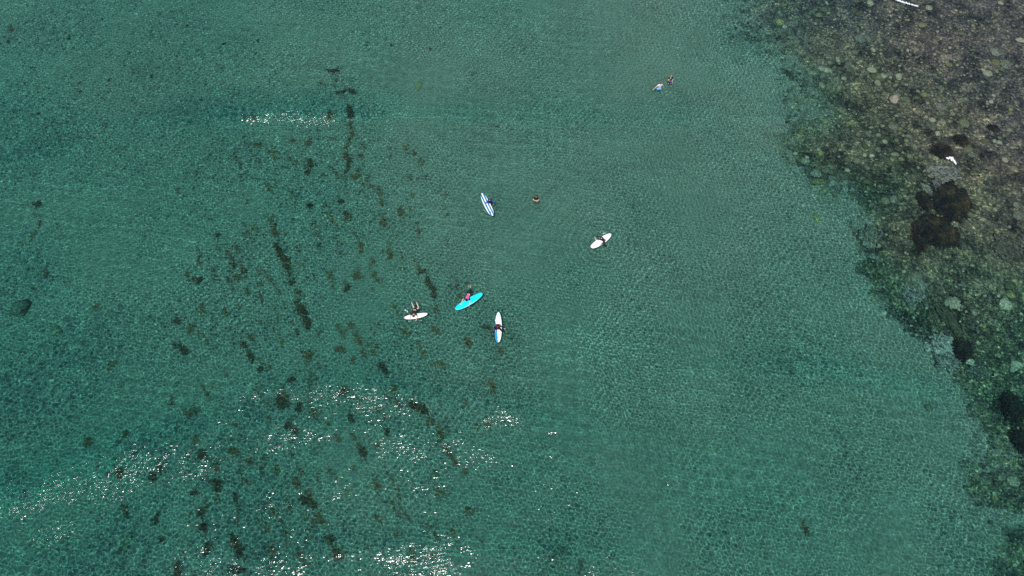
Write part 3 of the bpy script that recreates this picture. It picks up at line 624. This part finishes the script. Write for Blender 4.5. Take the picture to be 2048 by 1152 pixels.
def board_mat(name, kind, base, c2=None):
    m, N, L, P = nodes(name); P.inputs['Roughness'].default_value = .45; P.inputs['Specular IOR Level'].default_value = .4
    co = N.new('ShaderNodeTexCoord').outputs['Object']; sx = N.new('ShaderNodeSeparateXYZ'); L.new(co, sx.inputs[0])
    n = tex(N, L, 'ShaderNodeTexNoise', 4, co, Detail=4.0)
    c = ramp(N, L, n.outputs[0], [(.3, tuple(x*.93 for x in base)), (.7, base)])
    if kind == 'stripes':
        a = mathn(N, L, 'ABSOLUTE', mathn(N, L, 'SUBTRACT', mathn(N, L, 'ABSOLUTE', sx.outputs[0]), .125))
        f = mathn(N, L, 'LESS_THAN', a, .068)
        f = mathn(N, L, 'MAXIMUM', f, mathn(N, L, 'MULTIPLY', mathn(N, L, 'GREATER_THAN', mathn(N, L, 'ABSOLUTE', sx.outputs[1]), 1.12), mathn(N, L, 'GREATER_THAN', mathn(N, L, 'ABSOLUTE', sx.outputs[0]), .06)))
        c = mix(N, L, f, c, c2)
        # blue logo smudge near the tail and worn scuffs
        d = N.new('ShaderNodeVectorMath'); d.operation = 'DISTANCE'; L.new(co, d.inputs[0]); d.inputs[1].default_value = (-.10, -.92, .03)
        c = mix(N, L, mathn(N, L, 'LESS_THAN', d.outputs['Value'], .11), c, (.01, .11, .42))
        c = mix(N, L, mathn(N, L, 'MULTIPLY', mathn(N, L, 'GREATER_THAN', tex(N, L, 'ShaderNodeTexNoise', 9, co, Detail=2.0).outputs[0], .68), mathn(N, L, 'LESS_THAN', sx.outputs[1], -.1)), c, (.75, .8, .82))
    if kind == 'panel':                               # blue graphic down one side, heaviest at the tail
        g = mathn(N, L, 'ADD', mathn(N, L, 'MULTIPLY', sx.outputs[1], .11), sx.outputs[0])
        g = mathn(N, L, 'ADD', g, mathn(N, L, 'MULTIPLY', mathn(N, L, 'SUBTRACT', tex(N, L, 'ShaderNodeTexNoise', 6, co, Detail=3.0).outputs[0], .5), .25))
        f = mathn(N, L, 'LESS_THAN', g, -.14)
        low = mathn(N, L, 'LESS_THAN', sx.outputs[1], .55)
        c = mix(N, L, mathn(N, L, 'MULTIPLY', f, low), c, c2)
        c = mix(N, L, mathn(N, L, 'MULTIPLY', mathn(N, L, 'MULTIPLY', mathn(N, L, 'GREATER_THAN', tex(N, L, 'ShaderNodeTexWave', 3, co).outputs['Fac'], .7), f), low), c, (.02, .14, .55))
        c = mix(N, L, mathn(N, L, 'MULTIPLY', mathn(N, L, 'GREATER_THAN', sx.outputs[1], .75), .35), c, (.45, .72, .9))
    if kind == 'rim':
        a = mathn(N, L, 'ABSOLUTE', sx.outputs[0]); y2 = mathn(N, L, 'MULTIPLY', sx.outputs[1], sx.outputs[1])
        c = mix(N, L, mathn(N, L, 'LESS_THAN', sx.outputs[2], .028), c, (.30, .85, .88)); c = mix(N, L, mathn(N, L, 'LESS_THAN', sx.outputs[2], -.012), c, c2)
        d = mathn(N, L, 'LESS_THAN', mathn(N, L, 'ADD', mathn(N, L, 'ABSOLUTE', mathn(N, L, 'SUBTRACT', sx.outputs[1], .62)), mathn(N, L, 'MULTIPLY', a, .5)), .045)
        c = mix(N, L, mathn(N, L, 'MULTIPLY', d, .6), c, (.0, .38, .48))
    L.new(c, P.inputs['Base Color']); return m
def board(px, py, length, width, nose_px, mat, lab, nose_pow=.55, tail_w=.6, pad=None, pitch=0, leash=None):
    """nose_px: a photo point the nose points to. Local +Y is the nose."""
    c = at(px, py); nz = at(*nose_px); d = nz-c; rz = math.atan2(-d.x, d.y)
    e = empty('surfboard', (c.x, c.y, .035), rz)
    e.rotation_euler = (pitch, 0, rz)
    bm = bmesh.new(); NS, NR = 40, 20; rings = []
    for i in range(NS+1):
        u = -1+2*i/NS; y = u*length/2
        k = max(0, 1-abs(u)**(2.4 if u > 0 else 3.2)); wv = k**(nose_pow if u > 0 else .42)
        hw = width/2*wv*(1-(1-tail_w)*max(0, -u)**2*.5)*(1 if u < 0 else 1-.10*u); th = .048*(max(k, .02)**.35)
        rk = .11*max(0, u)**3 + .04*max(0, -u)**3
        ring = []
        for j in range(NR):
            a = 2*math.pi*j/NR; ca, sa = math.cos(a), math.sin(a)
            x = max(hw, .004)*math.copysign(abs(ca)**.55, ca); z = th*math.copysign(abs(sa)**.75, sa)*(1-.25*abs(ca))
            ring.append(bm.verts.new((x, y, z+rk)))
        rings.append(ring)
    for i in range(NS):
        for j in range(NR): bm.faces.new((rings[i][j], rings[i][(j+1) % NR], rings[i+1][(j+1) % NR], rings[i+1][j]))
    bm.faces.new(rings[0][::-1]); bm.faces.new(rings[-1]); bmesh.ops.recalc_face_normals(bm, faces=bm.faces)
    put('deck', me_of(bm, 'deck'), mat, e)
    for sx_ in (-.14, 0, .14):                        # fins under the tail
        bm = bmesh.new(); y0 = -length/2+(.2 if sx_ == 0 else .32)
        prof = [(0, 0), (.12, 0), (.07, -.06), (-.02, -.12), (-.035, -.115), (-.01, -.06)]
        a = [bm.verts.new((sx_-.004, y0+p, -.04+q)) for p, q in prof]; b = [bm.verts.new((sx_+.004, y0+p, -.04+q)) for p, q in prof]
        bm.faces.new(a); bm.faces.new(b[::-1])
        for k in range(len(prof)): bm.faces.new((a[k], b[k], b[(k+1) % 6], a[(k+1) % 6]))
        put('fin', me_of(bm, 'fin'), BLACK, e, smooth=False)
    bm = bmesh.new(); bmesh.ops.create_cone(bm, segments=14, radius1=.022, radius2=.02, depth=.012, cap_ends=True, matrix=Matrix.Translation((0, -length/2+.16, .052)))
    put('leash_plug', me_of(bm, 'plug'), BLACK, e)
    if leash:                                         # a cord from the plug down into the water
        lm = skin_mesh({k: (q, .010) for k, q in enumerate(leash)}, [(k, k+1) for k in range(len(leash)-1)], 0, 1); put('leash', lm, BLACK, e)
    tag(e, lab, 'surfboard'); return e
BLACK = simple('black_rubber', (.012, .012, .014), .6, .2)
bS = board(974.5, 410, 2.75, .62, (965, 391), board_mat('striped_foam', 'stripes', (.80, .84, .86), (.002, .15, .34)), 'blue and white striped surfboard with a swimmer in blue sleeves beside it', .4, .75)
bW = board(1202, 482.5, 2.45, .68, (1187, 493), board_mat('white_foam', 'plain', (.86, .86, .86)), 'plain white surfboard with a person in black sitting across it', .36, .3)
bC = board(938, 603.5, 2.8, .66, (963, 589), board_mat('cyan_foam', 'rim', (.0, .70, .80), (.0, .34, .45)), 'bright cyan surfboard with a person in black and pink lying over it', .42, .62)
bM = board(832, 632.5, 2.05, .48, (853, 629), board_mat('cream_white', 'plain', (.80, .77, .72)), 'short cream white surfboard with a bare-legged person draped across it', .5, .6, leash=[(0, -.9, .06), (.03, -1.0, .09), (.09, -1.06, .05), (.2, -1.12, -.03), (.42, -1.0, -.12), (.6, -.6, -.16), (.75, -.2, -.1)])
bP = board(996.5, 655, 2.85, .62, (997, 628), board_mat('blue_panel', 'panel', (.80, .83, .86), (.0, .34, .75)), 'white surfboard with a blue graphic down its left side, rider sitting astride', .62, .72)

# ------------------------------------------------------------------ people
SKINM = simple('skin_pale', (.62, .40, .30), .55, .06, 20, .35)
def frame(fwd, up):
    f = Vector(fwd).normalized(); u = Vector(up); u = (u-f*u.dot(f)).normalized(); r = f.cross(u)
    return Matrix((r, f, u)).transposed()
def head_mesh(bm, c, fwd, up, mat_off):
    M = frame(fwd, up).to_4x4(); M.translation = Vector(c); n0 = len(bm.verts)
    hb = bmesh.new(); bmesh.ops.create_uvsphere(hb, u_segments=24, v_segments=18, radius=1)
    for v in hb.verts:
        x, y, z = v.co; 
        X, Y_, Zz = x*.076, y*.095, z*.118
        if z < 0: X *= 1-.35*(-z)**1.5; Y_ = Y_*(1-.15*(-z)) + (.012*(-z) if y > 0 else .02*(z))
        if y > .3: Y_ -= .010*max(0, 1-abs(z-.08)/.16)*max(0, 1-abs(abs(x)-.38)/.25)                 # eye sockets
        if y > .5: Y_ += .026*max(0, 1-abs(x)/.2)*max(0, 1-abs(z+.12)/.22) + .007*max(0, 1-abs(x)/.32)*max(0, 1-abs(z+.42)/.1)
        v.co = (X, Y_, Zz)
    for s_ in (-1, 1):
        r_ = bmesh.ops.create_uvsphere(hb, u_segments=10, v_segments=8, radius=1, matrix=Matrix.Translation((s_*.078, -.005, -.008)) @ Matrix.Diagonal((.012, .02, .032, 1)))
    for v in hb.verts: v.co = M @ v.co
    me = me_of(hb, 'h'); bm.from_mesh(me); bpy.data.meshes.remove(me)
    feats = []
    for s_ in (-1, 1): feats.append((Vector((s_*.029, .083, .010)), .012, 'eye'))
    return M
def hand(bm, w_, d, palm_n, curl=.35):
    """palm and five separate fingers; d: direction of the hand, palm_n: out of the palm."""
    M = frame(d, palm_n); 
    def P(x, y, z): return tuple(Vector(w_) + M @ Vector((x, y, z)))
    nd = {'w': (P(0, 0, 0), .024), 'p': (P(0, .045, 0), (.036, .017)), 'k': (P(0, .085, 0), (.038, .014))}; ed = [('w', 'p'), ('p', 'k')]
    me = skin_mesh(nd, ed, 'w'); bm.from_mesh(me); bpy.data.meshes.remove(me)
    for k, (x, ln) in enumerate(((-.029, .068), (-.010, .078), (.010, .073), (.028, .056))):
        a = curl; q = [(x*.9, .070, 0), (x, .093, 0)]; y, z = .093, 0
        for s_ in (.45, .32, .23): y += ln*s_*math.cos(a); z += ln*s_*math.sin(a); q.append((x*1.15, y, z)); a += curl
        nd = {i: (P(*t_), .0095-.0008*i) for i, t_ in enumerate(q)}; me = skin_mesh(nd, [(i, i+1) for i in range(4)], 0); bm.from_mesh(me); bpy.data.meshes.remove(me)
    q = [(-.02, .025, 0), (-.042, .045, .008), (-.055, .068, .018), (-.055, .09, .028)]
    nd = {i: (P(*t_), .0115-.001*i) for i, t_ in enumerate(q)}; me = skin_mesh(nd, [(i, i+1) for i in range(3)], 0); bm.from_mesh(me); bpy.data.meshes.remove(me)
EYEW, EYED, LIP = simple('eye_white', (.75, .75, .75), .3), simple('eye_dark', (.02, .015, .01), .2), simple('lips', (.42, .16, .13), .5)
def person(lab, loc, rz, J, hair, parts, female=True, build=1.0, skin=SKINM):
    """J: joints in metres, person faces local +Y. parts: list of (name, material, kind)."""
    e = empty('person', loc, rz); b = build
    rad = dict(pelvis=(.145*b, .105*b), waist=(.118*b, .09*b), chest=(.15*b, .105*b), neckb=(.07, .06), neck=(.047, .047), sh=.052*b, el=.038*b, wr=.026, hip=.088*b, kn=.056*b, an=.036, toe=(.04, .022), heel=.034)
    nd = {k: (tuple(J[k]), rad[k]) for k in ('pelvis', 'waist', 'chest', 'neckb', 'neck')}
    ed = [('pelvis', 'waist'), ('waist', 'chest'), ('chest', 'neckb'), ('neckb', 'neck')]
    for s_ in 'LR':
        for k in ('sh', 'el', 'wr', 'hip', 'kn', 'an', 'toe'): nd[s_+k] = (tuple(J[s_+k]), rad[k])
        nd[s_+'thm'] = (tuple(Vector(J[s_+'hip']).lerp(Vector(J[s_+'kn']), .45)), .078*b); nd[s_+'cf'] = (tuple(Vector(J[s_+'kn']).lerp(Vector(J[s_+'an']), .35)), .055*b)
        ed += [('chest', s_+'sh'), (s_+'sh', s_+'el'), (s_+'el', s_+'wr'), ('pelvis', s_+'hip'), (s_+'hip', s_+'thm'), (s_+'thm', s_+'kn'), (s_+'kn', s_+'cf'), (s_+'cf', s_+'an'), (s_+'an', s_+'toe')]
    body = skin_mesh(nd, ed, 'pelvis', 2); bm = bmesh.new(); bm.from_mesh(body); bpy.data.meshes.remove(body)
    M = head_mesh(bm, J['head'], J['face'], J.get('up', (0, 0, 1)), 0)
    for s_ in 'LR':
        d = Vector(J[s_+'wr'])-Vector(J[s_+'el']); pn = J.get(s_+'palm', (0, 1, .2))
        hand(bm, J[s_+'wr'], J.get(s_+'hd', d), pn, J.get('curl', .3))
    put('body', me_of(bm, 'body'), skin, e)
    fb = bmesh.new()
    for s_ in (-1, 1): bmesh.ops.create_uvsphere(fb, u_segments=10, v_segments=8, radius=.011, matrix=M @ Matrix.Translation((s_*.029, .078, .010)))
    put('eyes', me_of(fb, 'eyes'), EYED, e)
    fb = bmesh.new(); bmesh.ops.create_uvsphere(fb, u_segments=12, v_segments=8, radius=1, matrix=M @ Matrix.Translation((0, .089, -.050)) @ Matrix.Diagonal((.024, .008, .006, 1)))
    put('mouth', me_of(fb, 'mouth'), LIP, e)
    # hair: a cap open at the face, plus its length
    kind, hm = hair; hb = bmesh.new(); bmesh.ops.create_uvsphere(hb, u_segments=26, v_segments=18, radius=1)
    kill = [v for v in hb.verts if v.co.y > .25 and v.co.z < (.42 if kind != 'hood' else .30) - .25*abs(v.co.x) and (kind != 'hood' or v.co.z > -.55)] + [v for v in hb.verts if v.co.z < (-.45 if kind in ('long', 'bun', 'hood') else -.15) and v not in ()]
    bmesh.ops.delete(hb, geom=list(set(kill)), context='VERTS')
    for v in hb.verts:
        k = 1+.05*noise.noise(v.co*5); v.co = Vector((v.co.x*.088*k, v.co.y*.108*k-.006, v.co.z*.13*k+.004))
    if kind == 'long':
        for k in range(26):
            a = math.pi*(.98+.04)*(k/25)+math.pi; bx, by = .078*math.cos(a), .085*math.sin(a)*.9-.01
            me = skin_mesh({0: ((bx, by, .03), .022), 1: ((bx*1.1, by-.008, -.08), .022), 2: ((bx*1.15, by-.02, -.19), .018), 3: ((bx*1.0, by-.02, -.29-.03*(k % 3)), .008)}, [(0, 1), (1, 2), (2, 3)], 0, 0); hb.from_mesh(me); bpy.data.meshes.remove(me)
    if kind == 'bun': bmesh.ops.create_icosphere(hb, subdivisions=3, radius=.05, matrix=Matrix.Translation((0, -.09, .07)))
    for v in hb.verts: v.co = M @ v.co
    put('hair' if kind != 'hood' else 'cap', me_of(hb, 'hair'), hm, e)
    # clothing grown from the same joints, a little wider than the body
    def cloth(name, mat_, keys, edges, root, grow=.014, cuts={}):
        n2 = {}
        for k in keys:
            p, r = nd[k] if k in nd else cuts[k]
            n2[k] = (p, tuple(x+grow for x in r) if isinstance(r, tuple) else r+grow)
        put(name, skin_mesh(n2, edges, root, 2), mat_, e)
    def cut(a, b_, t, r): return (tuple(Vector(nd[a][0]).lerp(Vector(nd[b_][0]), t)), r)
    C_ = {}
    for s_ in 'LR': C_[s_+'slv'] = cut(s_+'sh', s_+'el', .62, .046*b); C_[s_+'fs'] = cut(s_+'el', s_+'wr', .86, .030); C_[s_+'short'] = cut(s_+'hip', s_+'kn', .55, .078*b); C_[s_+'skirt'] = cut(s_+'hip', s_+'kn', .5, .165*b); C_[s_+'ank'] = cut(s_+'cf', s_+'an', .8, .04)
    C_['hem'] = cut('pelvis', 'waist', .25, (.15*b, .112*b)); C_['nk'] = cut('neckb', 'neck', .25, (.066, .056))
    for name, mat_, kd in parts:
        if kd in ('tee', 'longtop', 'vest'):
            ks = ['hem', 'waist', 'chest', 'nk', 'Lsh', 'Rsh']; es = [('hem', 'waist'), ('waist', 'chest'), ('chest', 'nk'), ('chest', 'Lsh'), ('chest', 'Rsh')]
            for s_ in 'LR':
                if kd == 'tee': ks += [s_+'slv']; es += [(s_+'sh', s_+'slv')]
                if kd == 'longtop': ks += [s_+'el', s_+'fs']; es += [(s_+'sh', s_+'el'), (s_+'el', s_+'fs')]
            if kd == 'vest': ks = ['hem', 'waist', 'chest', 'nk']; es = [('hem', 'waist'), ('waist', 'chest'), ('chest', 'nk')]
            cloth(name, mat_, ks, es, 'chest', .014 if kd != 'vest' else .03, C_)
        if kd == 'shorts': cloth(name, mat_, ['pelvis', 'Lhip', 'Rhip', 'Lshort', 'Rshort'], [('pelvis', 'Lhip'), ('pelvis', 'Rhip'), ('Lhip', 'Lshort'), ('Rhip', 'Rshort')], 'pelvis', .016, C_)
        if kd == 'skirt': cloth(name, mat_, ['hem', 'pelvis', 'Lhip', 'Rhip', 'Lskirt', 'Rskirt'], [('hem', 'pelvis'), ('pelvis', 'Lhip'), ('pelvis', 'Rhip'), ('Lhip', 'Lskirt'), ('Rhip', 'Rskirt')], 'pelvis', .05, C_)
        if kd == 'legs': cloth(name, mat_, ['pelvis']+[s_+k for s_ in 'LR' for k in ('hip', 'thm', 'kn', 'cf', 'ank')], [('pelvis', 'Lhip'), ('pelvis', 'Rhip')]+[(s_+a, s_+c_) for s_ in 'LR' for a, c_ in (('hip', 'thm'), ('thm', 'kn'), ('kn', 'cf'), ('cf', 'ank'))], 'pelvis', .012, C_)
        if kd == 'arms':
            for s_ in 'LR': cloth(name, mat_, [s_+'sh', s_+'el', s_+'fs'], [(s_+'sh', s_+'el'), (s_+'el', s_+'fs')], s_+'sh', .018, C_)
    tag(e, lab, 'person'); return e
def standing(h=1.0, **kw):
    J = dict(pelvis=(0, 0, .95), waist=(0, .01, 1.10), chest=(0, 0, 1.30), neckb=(0, -.01, 1.42), neck=(0, 0, 1.49), head=(0, .02, 1.60), face=(0, 1, -.05))
    for s_, x in (('L', -1), ('R', 1)):
        J[s_+'sh'] = (.175*x, 0, 1.37); J[s_+'el'] = (.24*x, 0, 1.10); J[s_+'wr'] = (.26*x, .06, .87); J[s_+'palm'] = (-x, 0, 0)
        J[s_+'hip'] = (.095*x, 0, .88); J[s_+'kn'] = (.11*x, .02, .49); J[s_+'an'] = (.12*x, 0, .08); J[s_+'toe'] = (.14*x, .16, .03)
    J.update(kw)
    sc = ('face', 'up', 'Lpalm', 'Rpalm', 'Lhd', 'Rhd', 'curl')
    return {k: (v if k in sc else tuple(Vector(v)*h)) for k, v in J.items()}
cl = {k: simple('cloth_'+k, c, .85, .18, 14, .2) for k, c in dict(black=(.012, .012, .016), navy=(.018, .03, .16), royal=(.01, .09, .42), grey=(.13, .11, .13), lilac=(.62, .58, .74), sky=(.04, .42, .95), pink=(.72, .12, .30), maroon=(.14, .02, .03), wet=(.02, .018, .024)).items()}
hm = {k: simple('hair_'+k, c, .6, .3, 30, .3) for k, c in dict(brown=(.05, .025, .015), dark=(.018, .012, .01), red=(.22, .035, .02), sandy=(.30, .16, .09), black=(.01, .01, .012)).items()}
def spot(px, py, z0):                                   # where something at height z0 seen at that pixel stands
    p = at(px, py, -z0) if z0 > 0 else at(px, py); return p
def stand(px, py, zseen, h):
    """Person whose point zseen above the water shows at px, py: feet on the seabed."""
    p = spot(px, py, zseen); d = dep(p.x, p.y); return (p.x, p.y, -d)
# woman in blue sleeves beside the striped board
person('person with long brown hair in blue sleeves and black vest holding the striped surfboard', stand(979.5, 399, .55, 1), R(186),
 standing(.98, Lel=(-.42, .10, 1.22), Lwr=(-.30, .20, .97), Rel=(.38, .08, 1.24), Rwr=(.46, .28, 1.12), Rsh=(.19, 0, 1.38), Rhd=(.7, .6, -.4), Rpalm=(0, 0, -1)),
 ('long', hm['brown']), [('rash_vest', cl['royal'], 'longtop'), ('buoyancy_vest', cl['black'], 'vest'), ('wetsuit_legs', cl['black'], 'legs')])
# woman standing with arms crossed
person('long-haired person in black tee and grey shorts, arms crossed, standing alone', stand(1072.5, 394.5, .68, 1), R(172),
 standing(1.0, Lel=(-.27, .12, 1.12), Lwr=(.04, .24, 1.19), Rel=(.27, .12, 1.10), Rwr=(-.06, .25, 1.12), Lhd=(1, .1, .1), Rhd=(-1, .1, .1), Lpalm=(0, -1, 0), Rpalm=(0, -1, 0), Lkn=(-.14, .08, .5), Ran=(.2, -.1, .08), Rtoe=(.24, .05, .03)),
 ('long', hm['dark']), [('tee_shirt', cl['black'], 'tee'), ('shorts', cl['grey'], 'shorts')])
# wader seen from behind
person('red-haired person seen from behind in lilac top and light blue skirt, arms out', stand(1320.5, 169, .78, 1), R(14),
 standing(1.0, Lel=(-.42, -.02, 1.16), Lwr=(-.62, -.04, .98), Rel=(.36, 0, 1.13), Rwr=(.42, .02, .90), Lkn=(-.16, .12, .5), Lan=(-.17, -.02, .08)),
 ('bun', hm['red']), [('lilac_top', cl['lilac'], 'tee'), ('skirt', cl['sky'], 'skirt')], build=1.12)
# wader with a hand to the face
person('person in a black top and navy shorts wading with one hand raised to the face', stand(1342, 154.5, .86, 1), R(188),
 standing(1.02, Rel=(.30, .16, 1.16), Rwr=(.16, .24, 1.44), Rhd=(-.5, -.3, .8), Rpalm=(-.3, -1, 0), Lel=(-.27, -.02, 1.1), Lwr=(-.22, .12, .90)),
 ('short', hm['sandy']), [('black_top', cl['black'], 'tee'), ('shorts', cl['navy'], 'shorts')], female=False, build=1.03)
# riders sitting astride
def sitting(lean=.1, h=1.0, **kw):
    J = dict(pelvis=(0, 0, .12), waist=(0, .02+lean*.3, .28), chest=(0, lean*.8, .47), neckb=(0, lean*1.1, .58), neck=(0, lean*1.25, .65), head=(0, lean*1.5+.02, .76), face=(0, 1, -.2))
    for s_, x in (('L', -1), ('R', 1)):
        J[s_+'sh'] = (.175*x, lean, .54); J[s_+'el'] = (.30*x, .12+lean, .32); J[s_+'wr'] = (.24*x, .34+lean, .16); J[s_+'palm'] = (0, 0, -1)
        J[s_+'hip'] = (.12*x, .04, .10); J[s_+'kn'] = (.34*x, .36, .10); J[s_+'an'] = (.44*x, .30, -.32); J[s_+'toe'] = (.46*x, .46, -.38)
    J.update(kw); return J
p = at(1207, 481)
person('person in a black wetsuit with long dark hair sitting astride the plain white surfboard, paddling', (p.x, p.y, .06), bW.rotation_euler.z + R(0),
 sitting(.22, Rel=(.46, .30, .38), Rwr=(.62, .48, .14), Rhd=(.5, .6, -.5), Lan=(-.66, .12, -.14), Ltoe=(-.74, .24, -.12), Lkn=(-.40, .30, .10), face=(-.5, .8, .25)),
 ('long', hm['dark']), [('wetsuit_top', cl['wet'], 'longtop'), ('wetsuit_legs', cl['wet'], 'legs')])
p = at(995.5, 656.5)
person('person in a black wetsuit and black cap sitting astride the blue and white surfboard', (p.x, p.y, .06), R(184),
 sitting(.05, Lel=(-.34, .1, .38), Lwr=(-.55, .16, .18), Lhd=(-.8, .3, -.5), Rel=(.30, .10, .34), Rwr=(.22, .30, .22)),
 ('hood', hm['black']), [('wetsuit_top', cl['black'], 'longtop'), ('wetsuit_legs', cl['black'], 'legs'), ('red_bib', cl['maroon'], 'vest')])
# two lying across their boards, legs trailing in the water
def prone(**kw):
    """Lies face down along local +Y, chest over the board, legs behind at -Y."""
    J = dict(pelvis=(0, -.38, .06), waist=(0, -.22, .13), chest=(0, .0, .20), neckb=(0, .13, .25), neck=(0, .20, .29), head=(0, .31, .34), face=(0, .75, -.6), up=(0, .6, .8))
    for s_, x in (('L', -1), ('R', 1)):
        J[s_+'sh'] = (.18*x, .07, .20); J[s_+'el'] = (.32*x, .20, .10); J[s_+'wr'] = (.27*x, .40, .055); J[s_+'palm'] = (0, 0, -1); J[s_+'hd'] = (0, 1, -.1)
        J[s_+'hip'] = (.095*x, -.45, .03); J[s_+'kn'] = (.19*x, -.82, -.06); J[s_+'an'] = (.24*x, -1.18, .0); J[s_+'toe'] = (.24*x, -1.32, -.02)
    J['curl'] = .15; J.update(kw); return J
p = at(828.5, 629.5)
person('bare-legged person in a black shorty lying across the short cream surfboard', (p.x, p.y, .05), R(176),
 prone(Rkn=(.16, -.72, .02), Ran=(.30, -.98, .10), Rtoe=(.36, -1.10, .12), Lkn=(-.30, -.66, .02), Lan=(-.12, -1.02, .14), Ltoe=(-.08, -1.16, .14)),
 ('short', hm['brown']), [('shorty_top', cl['wet'], 'tee'), ('shorty_legs', cl['black'], 'shorts')])
p = at(935, 598)
person('person in black with a pink vest lying over the cyan surfboard, arms across the deck', (p.x, p.y, .05), R(165),
 prone(Lel=(-.34, .28, .14), Lwr=(-.34, .55, .06), Rel=(.36, .26, .14), Rwr=(.38, .58, .06), Rkn=(.24, -.70, -.10), Ran=(.30, -.9, -.3), Lkn=(.02, -.85, -.02), Lan=(.06, -1.15, .06), Ltoe=(.08, -1.29, .08)),
 ('long', hm['black']), [('wetsuit_legs', cl['black'], 'legs'), ('wetsuit_top', cl['black'], 'tee'), ('pink_vest', cl['pink'], 'vest')])
# splashes where hands and feet break the surface
foam([(1194,474),(1191,478),(1193,482)], 3, 60, 'thin white splash ring at the paddling hand by the white surfboard', .008, .02)
foam([(808,619),(816,624)], 2.5, 50, 'small white splash behind the bare-legged swimmer', .008, .022)
foam([(817,643),(845,641)], 2, 40, 'scattered white flecks just below the short cream surfboard', .006, .016)
foam([(1205,467),(1212,466)], 2, 40, 'small white splash behind the rider on the white surfboard', .008, .018)
